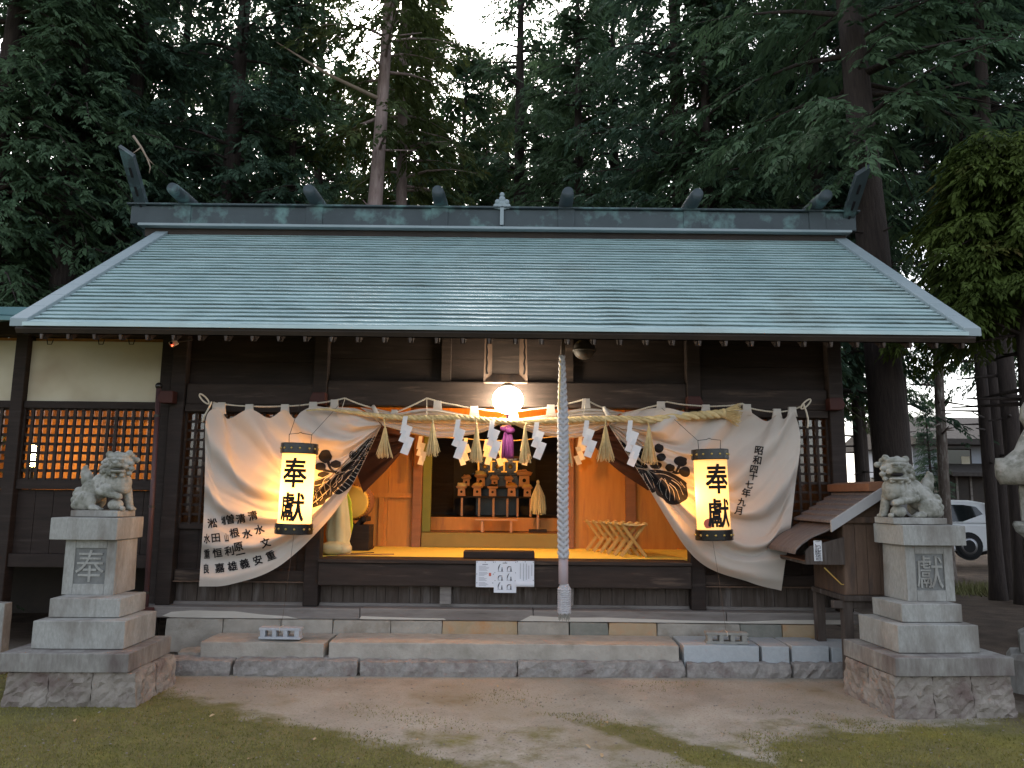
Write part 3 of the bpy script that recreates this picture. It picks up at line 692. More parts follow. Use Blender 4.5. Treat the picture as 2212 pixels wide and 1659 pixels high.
# ---------------------------------------------------------------- lion pedestals and lions
def extrude2d(mb, vs, fs, f3, depth):
    """2D shape set upright facing the camera side: front at f3(x,y,0), sides running back by depth"""
    n = len(vs); cnt = {}
    for f in fs:
        for i in range(len(f)):
            e = (f[i], f[(i + 1) % len(f)]); k = tuple(sorted(e)); cnt.setdefault(k, []).append(e)
    sides = [(e[0][0], e[0][1], n + e[0][1], n + e[0][0]) for e in cnt.values() if len(e) == 1]
    return mb.add([f3(x, y, 0) for x, y in vs] + [f3(x, y, depth) for x, y in vs], list(fs) + sides)
def rotz(mb, c, a):
    ca, sa = cos(a), sin(a); mb.v = [(c[0] + (x - c[0]) * ca - (y - c[1]) * sa, c[1] + (x - c[0]) * sa + (y - c[1]) * ca, z) for x, y, z in mb.v]; return mb
def pedestal(label, tiers, ch, yaw, seed):
    (bx, bw, by, bd, z0, z1) = tiers[0]
    p = thing('lion_pedestal', label, 'stone pedestal', (bx, by + bd / 2, 0), 'stone lion pedestals')
    c = (bx, by + bd / 2)
    k = 0; r_ = random.Random(seed)
    xs = [bx - bw / 2, bx - bw / 2 + bw * .33, bx - bw / 2 + bw * .66, bx + bw / 2]
    for i in range(3):
        for j in range(2):
            mb = MB(); s = .0015
            rough_block(mb, xs[i] + s * (i > 0) * .5, xs[i + 1] - s * (i < 2) * .5, by + bd / 2 * j + .003 * j, by + bd / 2 * (j + 1), -.06, z1 - .003, .03, .013, seed + k, .1)
            mb.v = [(x + (x - bx) * .05 * (1 - z / z1), y + (y - by - bd / 2) * .05 * (1 - z / z1), z) for x, y, z in mb.v]
            rotz(mb, c, yaw).build('base_stone', M_rubble, p); k += 1
    names = ['base_slab', 'lower_block', 'upper_block', 'shaft', 'capstone']
    for nme, (cx, w, y, d, z0, z1) in zip(names, tiers[1:]):
        cc = (cx, y + d / 2)
        if nme == 'shaft':
            cw, chh = w * .60, (z1 - z0) * .66; zc = (z0 + z1) / 2 + .01; x0, x1 = cx - w / 2, cx + w / 2
            sh = MB().frustum(cx, y + d / 2 + .008, w, d - .016, w * .97, d - .026, z0, z1)
            sh = rotz(sh, cc, yaw).build('shaft', M_granite, p, bevel=.004)
            fr = MB()
            for a, b, e, f in ((x0, cx - cw / 2, z0 + .001, z1 - .001), (cx + cw / 2, x1, z0 + .001, z1 - .001), (cx - cw / 2, cx + cw / 2, z0 + .001, zc - chh / 2), (cx - cw / 2, cx + cw / 2, zc + chh / 2, z1 - .001)):
                fr.box(a + .003, b - .003 if b == x1 else b, y - .006, y + .0185, e, f)
            rotz(fr, cc, yaw).build('panel_frame', M_granite, sh)
            rotz(MB().box(cx - cw / 2, cx + cw / 2, y + .0065, y + .0205, zc - chh / 2, zc + chh / 2), cc, yaw).build('recess', M_groove, sh)
            gv, gf = glyph(ch, 0); sc = cw * .98; gm = MB()
            extrude2d(gm, gv, gf, lambda a, b, t: (cx + a * sc, y - .004 + t, zc + b * sc * chh / cw * .98), .010)
            rotz(gm, cc, yaw).build('carved_character', M_granite, sh, fix=False)
        else:
            mb = MB(); rough_block(mb, cx - w / 2, cx + w / 2, y, y + d, z0 + .0015, z1, .22, .002, seed + k); k += 1
            rotz(mb, cc, yaw).build(nme, M_granite_dk if nme == 'base_slab' else M_granite, p, bevel=.005)
    return p
pedR = pedestal('right stone pedestal carved with a sunken square character, below the open-mouthed lion',
    [(3.18, .88, 5.79, .70, 0, .286), (3.19, .90, 5.76, .76, .286, .418), (3.173, .635, 5.91, .57, .418, .620), (3.204, .485, 6.03, .43, .620, .757), (3.297, .393, 6.20, .33, .757, 1.185), (3.317, .52, 6.13, .44, 1.185, 1.346)], '\u737b', radians(4), 100)
pedL = pedestal('left stone pedestal with raised carved character and dark stained base, near the lit lattice',
    [(-3.183, .92, 5.83, .68, 0, .239), (-3.238, .945, 5.80, .74, .239, .376), (-3.223, .69, 5.94, .55, .376, .582), (-3.267, .545, 6.08, .45, .582, .727), (-3.367, .415, 6.30, .36, .727, 1.155), (-3.405, .536, 6.22, .47, 1.155, 1.334)], '\u5949', radians(1), 200)

def lion(label, loc, mirror, open_mouth, yaw, scale=1.0, plw=.46):
    S_ = .000495
    def q(zx, zy): return ((zx - 720) * S_, (1320 - zy) * S_)
    B = MB()
    def el(zx, zy, y, rx, ry, rz, su=20, sv=12):
        x, z = q(zx, zy); B.ball((x, y, z), (rx * S_, ry, rz * S_), su, sv)
    # trunk
    el(1060, 1110, .0, 170, .10, 190); el(930, 1000, .0, 210, .10, 210); el(760, 890, .0, 210, .095, 220); el(600, 830, -.005, 200, .10, 230)
    el(450, 850, -.02, 180, .10, 190); el(400, 930, -.015, 120, .085, 110); el(960, 1150, -.075, 180, .05, 165); el(960, 1150, .075, 180, .05, 165)
    el(1080, 1230, -.05, 150, .06, 90); el(1080, 1230, .05, 150, .06, 90)
    # head
    el(520, 600, -.01, 250, .11, 175); el(450, 500, -.045, 195, .10, 150); el(460, 395, -.06, 185, .075, 70)
    el(395, 555, -.125, 115, .05, 55); el(395, 520, -.155, 62, .03, 42); el(300, 575, -.10, 50, .04, 45); el(490, 575, -.11, 60, .04, 45)
    el(400, 690 if open_mouth else 655, -.115, 125, .055, 34)
    el(345, 455, -.145, 62, .03, 30); el(485, 455, -.145, 70, .03, 30); el(335, 492, -.14, 34, .022, 26); el(470, 492, -.145, 36, .022, 26)
    for zx, zy in ((300, 350), (640, 365)): el(zx, zy, -.05, 62, .03, 60, 12, 8); el(zx + (12 if zx > 500 else -12), zy - 28, -.05, 36, .02, 34, 12, 8)
    for zx, zy, y, r in ((235, 520, -.06, 50), (225, 610, -.06, 52), (255, 690, -.07, 48), (640, 480, -.09, 56), (720, 510, -.05, 58), (690, 590, -.085, 58), (765, 600, -.03, 56), (620, 560, -.12, 46), (630, 650, -.11, 55), (715, 670, -.07, 54), (540, 690, -.12, 52), (330, 720, -.11, 46), (455, 735, -.12, 46), (780, 520, .03, 55), (700, 430, .0, 60), (560, 350, .0, 60), (330, 380, .02, 60), (250, 450, .03, 60), (600, 730, -.10, 50)):
        el(zx, zy, y, r, r * S_ * 1.0, r * .82, 12, 8)
    # raised foreleg, far foreleg, paws, ball
    for k in range(6):
        t = k / 5; el(700 - 340 * t, 1000 + 70 * t, -.095 - .02 * t, 85 - 18 * t, .042 - .008 * t, 72 - 16 * t, 14, 8)
    el(600, 960, -.085, 120, .05, 110)
    el(345, 1090, -.115, 50, .035, 38); 
    for k in range(6):
        t = k / 5; el(400 - 60 * t, 970 + 270 * t, .055, 78 - 18 * t, .045, 80, 14, 8)
    el(315, 1275, .045, 75, .045, 45); el(300, 1280, -.085, 42, .03, 44)
    for dy in (-.03, 0, .03): el(262, 1290, .045 + dy, 26, .014, 28, 8, 6)
    el(450, 1215, -.065, 125, .06, 100)
    el(780, 1270, -.10, 95, .045, 55); el(700, 1285, -.10, 40, .04, 38)
    for dy in (-.03, 0, .03): el(672, 1292, -.10 + dy, 24, .013, 24, 8, 6)
    # tail
    el(1010, 870, .02, 100, .04, 120); el(1075, 790, .02, 105, .045, 150); el(1120, 690, .02, 78, .04, 110); el(1135, 620, .02, 50, .03, 60); el(1110, 580, .02, 26, .02, 40)
    el(1190, 1040, .0, 85, .05, 85); el(1130, 980, -.04, 70, .04, 60); el(1180, 1140, -.04, 70, .045, 75); el(1110, 1060, -.075, 55, .035, 50); el(1170, 1230, -.02, 60, .06, 60)
    for k in range(4): el(960 + 55 * k, 1090 + 38 * k, -.115 + .006 * k, 26, .02, 75, 10, 8)
    for k in range(4): el(560 + 70 * k, 810 + 45 * k, -.098 - .0 * k, 24, .018, 95 - 8 * k, 10, 8)
    pw, pd = plw / 2, .145
    me = bpy.data.meshes.new('lion'); me.from_pydata(B.v, [], B.f)
    tmp = bpy.data.objects.new('lion', me); COL.objects.link(tmp)
    rm = tmp.modifiers.new('r', 'REMESH'); rm.mode = 'VOXEL'; rm.voxel_size = .0046
    sm_ = tmp.modifiers.new('s', 'SMOOTH'); sm_.factor = .3; sm_.iterations = 1
    bpy.context.view_layer.update()
    ev = tmp.evaluated_get(bpy.context.evaluated_depsgraph_get()).to_mesh()
    vs = [v.co[:] for v in ev.vertices]; fs = [tuple(p.vertices) for p in ev.polygons]
    tmp.evaluated_get(bpy.context.evaluated_depsgraph_get()).to_mesh_clear(); bpy.data.objects.remove(tmp)
    r_ = random.Random(5); m_ = -1 if mirror else 1
    root = thing('lion_statue', label, 'lion statue', loc, 'guardian lion statues')
    def put(mb, nme, mt, **kw):
        mb.v = [(loc[0] + m_ * x * scale, loc[1] + y * scale, loc[2] + .05 + z * scale) for x, y, z in mb.v]
        return mb.build(nme, mt, root, **kw)
    body = MB(); body.v = vs; body.f = fs; put(body, 'body', M_lion, smooth=True)
    mo = MB(); x, z = q(395, 622); mo.ball((x, -.125, z), (100 * S_, .045, (26 if open_mouth else 9) * S_)); put(mo, 'mouth', M_groove if not open_mouth else M_ink, smooth=True)  # dark filler standing in for the shade between the jaws
    ey = MB()
    for zx in (335, 470): x, z = q(zx, 494); ey.ball((x, -.161, z), (13 * S_, .004, 11 * S_), 10, 6)
    put(ey, 'pupil', M_groove, smooth=True)
    pl = MB(); rough_block(pl, loc[0] - pw, loc[0] + pw, loc[1] - pd, loc[1] + pd, loc[2] + .002, loc[2] + .056, .12, .003, 77)
    pl.build('plinth', M_granite, root, bevel=.004)
    root.rotation_euler = (0, 0, yaw)
    return root
lion('stone lion with open mouth and paw on a ball, facing left on the right pedestal', (3.262, 6.36, 1.346), False, True, radians(4))
lion('stone lion with closed mouth and upright tail, facing right on the left pedestal', (-3.375, 6.46, 1.334), True, False, radians(-2), .98, .40)

# ---------------------------------------------------------------- great curtain with crests and writing
cur = thing('festival_curtain', 'cream cotton festival curtain tied up in two, with black crests and writing', 'curtain', (0, 7.45, 1.5))
def sheet(rows, nu, nv, ybase, fold, name, m, parent, folds=7, tie_end=True, seed=0, org=None, phase=0.0, both=False):
    RR = [catmull([(p[0], p[1], 0) for p in r], nu) for r in rows]
    cols = [catmull([RR[k][i] for k in range(len(rows))], nv) for i in range(nu)]
    V = []; r_ = random.Random(seed); ph = [r_.uniform(0, 6) for _ in range(4)]
    for j in range(nv):
        v = j / (nv - 1)
        for i in range(nu):
            u = i / (nu - 1)
            w = min(1.0, .28 + 1.3 * (1 - u)) if tie_end else (.5 + .5 * sin(pi * u)) 
            if both: w = 1.0
            s = sin(2 * pi * folds * v + 1.4 * sin(2.2 * u + ph[0]) + ph[1] + phase)
            s2 = sin(2 * pi * folds * 1.9 * v + 2.0 * u + ph[2])
            s3 = sin(2 * pi * (folds * .43) * v + 3.0 * u + ph[3])
            s = (abs(s) ** .7) * (1 if s > 0 else -1)
            y = ybase(u, v) - fold * w * (.55 * s + .22 * s2 + .5 * s3)
            p = at(cols[i][j].x, cols[i][j].y, y); V.append(p)
    mb = MB(); mb.v = [tuple(p) for p in V]
    mb.f = [(j * nu + i, j * nu + i + 1, (j + 1) * nu + i + 1, (j + 1) * nu + i) for j in range(nv - 1) for i in range(nu - 1)]
    return mb.build(name, m, parent, smooth=True, fix=False, org=org), mb
tieL, tieR = (823, 917), (1316, 918)
Lrows = [[(799, 896), (812, 905), tieL], [(767, 882), (792, 905), tieL], [(707, 880), (755, 918), (795, 922), tieL], [(677, 878), (715, 935), (770, 945), tieL], [(650, 890), (690, 950), (752, 962), (800, 935), tieL],
         [(636, 904), (668, 965), (728, 988), (790, 950), tieL], [(615, 885), (645, 980), (706, 1018), (780, 960), tieL], [(590, 900), (622, 995), (690, 1040), (775, 968), tieL], [(576, 902), (605, 1010), (672, 1060), (770, 975), tieL],
         [(538, 884), (575, 1030), (650, 1085), (755, 1000), tieL], [(493, 905), (530, 1050), (630, 1108), (750, 1016), tieL], [(476, 884), (508, 1060), (610, 1128), (748, 1025), tieL], [(446, 900), (478, 1080), (590, 1148), (745, 1036), tieL],
         [(443, 1010), (480, 1130), (590, 1170), (738, 1052), tieL], [(440, 1110), (490, 1180), (600, 1188), (735, 1066), tieL], [(435, 1190), (490, 1228), (600, 1206), (733, 1078), (823, 919)], [(430, 1267), (500, 1262), (610, 1218), (735, 1090), (824, 920)]]
oL, mL = sheet(Lrows, 70, 150, lambda u, v: 7.43 - .05 * v - .03 * sin(pi * u), .080, 'cloth', M_cloth, cur, 6.5, seed=3)
Rrows = [[(1340, 896), (1327, 906), tieR], [(1394, 884), (1366, 908), (1340, 912), tieR], [(1440, 881), (1400, 922), (1355, 920), tieR], [(1482, 890), (1430, 935), (1370, 928), tieR], [(1525, 888), (1460, 952), (1380, 938), tieR],
         [(1560, 888), (1490, 970), (1400, 955), tieR], [(1595, 886), (1520, 988), (1420, 970), tieR], [(1617, 888), (1545, 1005), (1440, 990), (1350, 935), tieR], [(1655, 910), (1580, 1035), (1460, 1015), (1360, 945), tieR],
         [(1678, 896), (1605, 1065), (1480, 1045), (1365, 955), tieR], [(1694, 905), (1625, 1090), (1495, 1072), (1368, 962), tieR], [(1713, 890), (1645, 1115), (1510, 1100), (1370, 970), tieR], [(1729, 948), (1660, 1150), (1520, 1130), (1373, 980), tieR],
         [(1718, 1050), (1650, 1185), (1520, 1155), (1376, 990), tieR], [(1708, 1140), (1635, 1215), (1520, 1178), (1380, 1002), tieR], [(1697, 1210), (1630, 1242), (1510, 1195), (1383, 1016), tieR], [(1688, 1276), (1620, 1258), (1500, 1204), (1386, 1030), (1316, 920)]]
oR, mR = sheet(Rrows, 70, 150, lambda u, v: 7.43 - .05 * v - .03 * sin(pi * u), .080, 'cloth', M_cloth, cur, 6.5, seed=8)
Crows = [[(778, 880), (850, 892), (925, 882), (1010, 896), (1095, 906), (1180, 896), (1265, 882), (1345, 890)],
         [(800, 896), (860, 902), (930, 900), (1010, 906), (1095, 909), (1180, 906), (1262, 900), (1332, 898)],
         [(823, 914), (870, 914), (940, 922), (1020, 920), (1094, 911), (1170, 920), (1250, 922), (1318, 914)],
         [(825, 917), (880, 926), (945, 936), (1030, 931), (1094, 912), (1160, 931), (1245, 936), (1316, 917)],
         [(827, 920), (890, 936), (950, 946), (1035, 936), (1094, 914), (1155, 936), (1240, 946), (1313, 920)]]
oC, mC = sheet(Crows, 130, 60, lambda u, v: 7.42 + .02 * v, .036, 'swag', M_cloth, cur, 8.0, tie_end=False, seed=5)
TB = [(465, 874, 887, 15), (478, 872, 892, 18), (538, 876, 896, 20), (615, 876, 898, 20), (676, 871, 888, 20), (722, 866, 886, 19), (852, 888, 898, 16), (945, 869, 888, 20), (1024, 880, 897, 20), (1110, 888, 902, 20), (1190, 877, 897, 20), (1266, 864, 888, 20), (1428, 870, 886, 20), (1525, 877, 892, 20), (1614, 876, 894, 20), (1679, 886, 902, 20), (1712, 882, 898, 20)]
for px, y0, y1, w in TB:
    mb = MB(); nrow = 7; pts = []
    for k in range(nrow):
        t = k / (nrow - 1); yy = 7.455 - .018 * sin(pi * t); ww = w * (.80 + .35 * t * t)
        a, b = at(px - ww / 2, y0 - 3 + (y1 - y0 + 5) * t, yy), at(px + ww / 2, y0 - 3 + (y1 - y0 + 5) * t, yy)
        pts += [a, b, b + Vector((0, .03 - .02 * t, 0)), a + Vector((0, .03 - .02 * t, 0))]
    fs = []
    for k in range(nrow - 1):
        a = 4 * k; fs += [(a, a + 1, a + 5, a + 4), (a + 1, a + 2, a + 6, a + 5), (a + 2, a + 3, a + 7, a + 6), (a + 3, a, a + 4, a + 7)]
    mb.add(pts, fs + [(0, 3, 2, 1)]); mb.build('hanging_tab', M_cloth, cur, smooth=False)
for tx, ty in ((820, 905), (1318, 908)):
    p = at(tx, ty, 7.40); q_ = at(tx - 14, ty - 28, 7.42)
    MB().tube([p, (p + q_) / 2 + Vector((0, -.02, 0)), q_], [.028, .022, .018], 10).build('tie_band', M_cloth, cur, smooth=True)
trees_bvh = BVHTree.FromPolygons([Vector(v) for v in mL.v] + [Vector(v) for v in mR.v], mL.f + [tuple(i + len(mL.v) for i in f) for f in mR.f])
CAMP = Vector((0, 0, CAM_Z))
def drape(vs, fs, off, L=2.6):
    off *= 1.7
    vs, fs = refine(vs, fs, L); out = []; ok = []
    for x, y in vs:
        d = (at(x, y, 7.0) - CAMP).normalized(); h = trees_bvh.ray_cast(CAMP, d)
        if h[0] is None: ok.append(False); out.append((0, 0, 0))
        else: ok.append(True); out.append(tuple(h[0] - d * off))
    keep = [f for f in fs if all(ok[i] for i in f) and max((Vector(out[f[0]]) - Vector(out[f[1]])).length, (Vector(out[f[1]]) - Vector(out[f[2]])).length, (Vector(out[f[2]]) - Vector(out[f[0]])).length) < .12]
    used = sorted({i for f in keep for i in f}); mp_ = {i: k for k, i in enumerate(used)}
    return [out[i] for i in used], [tuple(mp_[i] for i in f) for f in keep]
def poly2(pts, smooth=True):
    P = [Vector((p[0], p[1], 0)) for p in pts]
    if smooth: P = catmull(P + [P[0]], len(P) * 4)[:-1]
    bm = bmesh.new(); f = bm.faces.new([bm.verts.new(p) for p in P]); bmesh.ops.triangulate(bm, faces=[f])
    bm.verts.index_update(); r = [(v.co.x, v.co.y) for v in bm.verts], [tuple(v.index for v in g.verts) for g in bm.faces]; bm.free(); return r
def crest(polys, dots, stems, veins, zf, nm):
    k = MB()
    for p in polys: k.add(*drape(*poly2([zf(*q) for q in p]), .004))
    for (cx, cy, a, b) in dots:
        c = zf(cx, cy); e = zf(cx + a, cy + b); k.add(*drape(*poly2(ellipse(c[0], c[1], abs(e[0] - c[0]), abs(e[1] - c[1]), 12, 0, .08, int(cx))), .004))
    for p, w in stems: k.add(*drape(*strip([zf(*q) for q in p], w), .004))
    o = k.build(nm, M_ink, cur, smooth=True, fix=False)
    k2 = MB()
    for p, w in veins: k2.add(*drape(*strip([zf(*q) for q in p], w * .46), .0065, 2.6))
    k2.build('crest_veins', M_cloth, o, smooth=True, fix=False)
zr = lambda x, y: Z1(x, y, 2350, 1700, 3.318)
crest([[(600, 450), (700, 445), (850, 470), (980, 530), (1095, 610), (1100, 650), (1085, 690), (1115, 735), (1110, 820), (1040, 870), (1000, 892), (930, 903), (850, 880), (800, 825), (720, 775), (700, 715), (716, 640), (680, 560), (630, 490)],
       [(410, 405), (480, 430), (580, 460), (650, 530), (700, 590), (718, 650), (708, 720), (650, 752), (600, 740), (556, 660), (500, 640), (455, 590), (440, 500)],
       [(120, 36), (240, 66), (330, 140), (395, 240), (480, 330), (590, 385), (585, 430), (440, 415), (360, 372), (300, 285), (220, 190), (150, 110)],
       [(480, 185), (540, 170), (560, 230), (640, 330), (600, 370), (520, 330), (470, 250)]],
      [(1025, 337, 84, 66), (887, 422, 62, 50), (1078, 475, 73, 66), (705, 393, 76, 46), (770, 287, 66, 52), (742, 168, 60, 58)],
      [([(1010, 390), (985, 440), (965, 480)], 7), ([(920, 470), (965, 490), (1010, 490)], 7)],
      [([(690, 500), (800, 505), (930, 560), (1040, 650)], 3.2), ([(815, 560), (865, 670), (885, 760), (880, 850)], 4), ([(865, 650), (775, 560), (715, 640)], 2.6), ([(870, 640), (930, 720), (950, 845)], 3), ([(840, 700), (832, 780), (855, 825)], 3), ([(880, 620), (965, 700), (1012, 835)], 3), ([(905, 580), (1000, 650), (1060, 775)], 3), ([(780, 550), (748, 650), (790, 775)], 2.6), ([(1020, 600), (1080, 680)], 3),
       ([(590, 470), (650, 560), (690, 680)], 2.4), ([(560, 490), (610, 590), (665, 690)], 2.4), ([(530, 500), (560, 600), (620, 700)], 2.4), ([(495, 500), (500, 570), (560, 650)], 2.2), ([(455, 470), (470, 520)], 3), ([(450, 560), (490, 620)], 3),
       ([(430, 420), (590, 450), (690, 500)], 2.4), ([(180, 80), (300, 170), (420, 330), (560, 430)], 2.6), ([(230, 150), (330, 230), (400, 330)], 2.2), ([(450, 380), (520, 400)], 2.2)], zr, 'crest')
zl = lambda x, y: Z1(x, y, 1050, 1700, 4.147)
crest([[(705, 760), (800, 705), (950, 690), (1010, 735), (1000, 800), (992, 880), (1035, 935), (1012, 990), (930, 1040), (890, 1112), (780, 1150), (700, 1162), (700, 1000)],
       [(1715, 15), (1765, 80), (1705, 230), (1645, 350), (1565, 430), (1555, 500), (1480, 620), (1400, 740), (1300, 855), (1200, 930), (1130, 962), (1050, 935), (1000, 880), (1010, 760), (1095, 650), (1190, 600), (1160, 540), (1250, 470), (1330, 400), (1385, 300), (1500, 170), (1600, 75)]],
      [(915, 345, 105, 105), (838, 510, 92, 66), (1085, 470, 88, 66), (885, 640, 105, 46), (1360, 322, 62, 66), (1100, 605, 38, 24)],
      [([(960, 430), (1000, 540), (1080, 600)], 7), ([(880, 560), (960, 580), (1060, 600)], 6)],
      [([(1640, 130), (1520, 200), (1420, 330), (1260, 470), (1130, 590)], 3.6), ([(1665, 125), (1735, 130)], 3.2), ([(1620, 205), (1712, 200)], 3.2), ([(1560, 320), (1600, 270), (1668, 265)], 3.2), ([(1530, 330), (1590, 350), (1625, 330)], 3), ([(1330, 420), (1450, 400), (1540, 420)], 3), ([(1160, 610), (1330, 560), (1440, 490), (1530, 470)], 3.2),
       ([(1420, 540), (1505, 580)], 4), ([(1390, 600), (1470, 640)], 4), ([(1330, 650), (1420, 700)], 4), ([(1280, 690), (1375, 760)], 4), ([(1230, 760), (1315, 815)], 4), ([(1170, 800), (1250, 860)], 4), ([(1110, 850), (1205, 915)], 4),
       ([(1140, 640), (1090, 730), (1100, 800), (1050, 850)], 3.4), ([(1190, 640), (1180, 720), (1120, 770)], 3), ([(1060, 640), (1000, 760), (990, 850)], 3.6), ([(1040, 620), (900, 720), (850, 850), (770, 930), (730, 1040)], 4), ([(1030, 610), (860, 700), (705, 745)], 3.6), ([(970, 690), (860, 790), (720, 820)], 3), ([(890, 780), (910, 880), (935, 960)], 3.6), ([(830, 900), (870, 1000), (830, 1060)], 3.4), ([(780, 960), (770, 1040), (785, 1120)], 3.4), ([(915, 770), (1000, 850), (990, 960)], 3)], zl, 'crest')
def write(chars, nm, bold=.022):
    k = MB()
    for ch, px, py, sz, rot, sx in chars:
        gv, gf = glyph(ch, bold); c_, s_ = cos(rot), sin(rot)
        vs = [(px + (x * sx * c_ - y * s_) * sz, py - (x * sx * s_ + y * c_) * sz) for x, y in gv]
        k.add(*drape(vs, gf, .0045, 2.4))
    return k.build(nm, M_ink, cur, smooth=True, fix=False)
zn = lambda x, y: Z1(x, y, 760, 1950, 4.6075)
N_ = [('\u6e05', 1045, 295), ('\u6c34', 1165, 545), ('\u6587', 1275, 785), ('\u91cd', 1370, 1015), ('\u6e05', 830, 350), ('\u6c34', 945, 620), ('\u5b89', 1135, 1095),
      ('\u66fd', 640, 360), ('\u6839', 718, 605), ('\u539f', 785, 850), ('\u4e00', 830, 990), ('\u7fa9', 900, 1160), ('\u5897', 520, 385), ('\u5c71', 575, 690), ('\u5229', 622, 930), ('\u96c4', 680, 1205),
      ('\u6dde', 320, 430), ('\u7530', 382, 690), ('\u6052', 410, 965), ('\u5609', 450, 1235)]
ch_ = [(c, *zn(x, y), 21.5 if c not in '\u5897\u5c71' else 20.0, radians(5 + max(0, (x - 300)) * .014), 1.0 if c not in '\u5897\u5c71' else .5) for c, x, y in N_]
ch_ += [(c, *zn(x, y), 22.0, 0.02, .62) for c, x, y in (('\u6c34', 222, 710), ('\u91cd', 222, 985), ('\u826f', 212, 1250))]
write(ch_, 'lettering')
zd = lambda x, y: Z1(x, y, 2000, 1300, 1.843)
write([(c, *zd(x, y), 20.5 * k, radians(-9), .98) for c, x, y, k in (('\u662d', 1778, 845, 1), ('\u548c', 1765, 915, 1), ('\u56db', 1742, 980, .95), ('\u5341', 1738, 1032, .9), ('\u4e03', 1708, 1093, .9), ('\u5e74', 1686, 1152, 1), ('\u4e5d', 1655, 1218, .9), ('\u6708', 1630, 1278, .95))], 'lettering')

# rope of the curtain
rope = thing('curtain_rope', 'thin white rope slung under the eaves holding the curtain', 'rope', at(1100, 880, 7.46)[:])
rp = [(461, 869), (478, 872), (538, 877), (615, 877), (676, 872), (745, 860), (800, 880), (852, 892), (922, 860), (985, 875), (1040, 884), (1095, 889), (1150, 884), (1200, 877), (1265, 862), (1300, 880), (1345, 893), (1400, 880), (1440, 868), (1500, 876), (1560, 877), (1604, 872), (1625, 883), (1680, 890), (1714, 884), (1738, 874)]
P3 = [at(x, y, 7.462) for x, y in rp]; P3s = []
for i in range(len(P3) - 1):
    for k in range(6): P3s.append(P3[i].lerp(P3[i + 1], k / 6) + Vector((0, 0, -.006 * sin(pi * k / 6))))
P3s.append(P3[-1])
def twisted(mb, pts, rad, pitch, strands=3, frac=.55, seg=6, sub=1):
    pts = [Vector(p) for p in pts]; L = 0; acc = [0]
    for i in range(1, len(pts)): L += (pts[i] - pts[i - 1]).length; acc.append(L)
    step = max(pitch / 9, .004); nn = int(L / step) + 2
    fine = []; rr = []
    for k in range(nn):
        s = L * k / (nn - 1); i = 0
        while i < len(acc) - 2 and s > acc[i + 1]: i += 1
        f = (s - acc[i]) / max(1e-6, acc[i + 1] - acc[i]); fine.append(pts[i].lerp(pts[i + 1], f)); rr.append(rad[i] + (rad[i + 1] - rad[i]) * f if hasattr(rad, '__len__') else rad)
    for s_ in range(strands):
        path = []; rads = []; ang = 2 * pi * s_ / strands
        for k in range(nn):
            d = (fine[min(k + 1, nn - 1)] - fine[max(0, k - 1)]).normalized(); u = Vector((0, 1, 0)); u = (u - d * u.dot(d)).normalized() if abs(d.y) < .95 else Vector((1, 0, 0)); w = d.cross(u)
            a = ang + 2 * pi * (L * k / (nn - 1)) / (pitch if not hasattr(rad, '__len__') else pitch * (.55 + .45 * rr[k] / max(rad)))
            path.append(fine[k] + (u * cos(a) + w * sin(a)) * rr[k] * (1 - frac * .9)); rads.append(rr[k] * frac)
        mb.tube(path, rads, seg)
    return mb
twisted(MB(), P3s, .0085, .035, 2, .6, 5).build('rope', M_cord, rope, smooth=True)
def loop(px, py, sgn):
    c = at(px, py, 7.45); pts = [c + Vector((.10 * cos(a) * sgn * .5, -.01, .028 * sin(a) + .04 * cos(a))) for a in [2 * pi * k / 14 for k in range(15)]]
    MB().tube(pts, .008, 6).build('knot_loop', M_cord, rope, smooth=True)
    e = at(px - 6 * sgn + 20 * sgn, py, 7.45)
loop(442, 862, -1); loop(1740, 873, 1)
a = at(457, 868, 7.44)
MB().tube(catmull([a, a + Vector((-.01, -.02, -.05)), a + Vector((-.05, -.02, -.14)), a + Vector((-.07, -.02, -.20))], 10), .009, 6).build('loose_end', M_cord, rope, smooth=True)
a = at(1736, 874, 7.44)
MB().tube(catmull([a, a + Vector((.015, -.02, -.07)), a + Vector((.03, -.02, -.16)), a + Vector((.02, -.02, -.23))], 10), .009, 6).build('loose_end', M_cord, rope, smooth=True)

# sacred straw rope
sr = thing('sacred_straw_rope', 'thick twisted straw rope with brush end strung across the lit opening', 'straw rope', at(1100, 905, 7.36)[:])
sp = [(662, 887), (700, 884), (740, 888), (800, 896), (860, 902), (920, 903), (1000, 903), (1095, 911), (1180, 909), (1260, 906), (1340, 905), (1400, 907), (1460, 901), (1520, 897), (1566, 893)]
srad = [.008, .015, .022, .027, .029, .029, .029, .030, .031, .032, .033, .035, .039, .043, .044]
C3 = catmull([at(x, y, 7.35) for x, y in sp], 60)
R3 = [srad[min(int(i / 59 * 14), 13)] * (1 - (i / 59 * 14 - min(int(i / 59 * 14), 13))) + srad[min(int(i / 59 * 14), 13) + 1] * (i / 59 * 14 - min(int(i / 59 * 14), 13)) for i in range(60)]
so_ = twisted(MB(), C3, R3, .17, 3, .56, 8).build('rope', M_straw, sr, smooth=True)
fz = MB(); r_ = random.Random(2)
for k in range(150):
    t = r_.random(); i = int(t * 58); p = C3[i].lerp(C3[i + 1], r_.random()); a = r_.uniform(0, 2 * pi); d = Vector((r_.uniform(.3, 1), cos(a) * .5, sin(a) * .5)).normalized()
    s = p + Vector((0, cos(a), sin(a))) * R3[i] * .85; fz.tube([s, s + d * r_.uniform(.02, .07)], [.0016, .0006], 3)
fz.build('stray_straw', M_straw, sr)
br = MB(); e0 = at(1568, 893, 7.35)
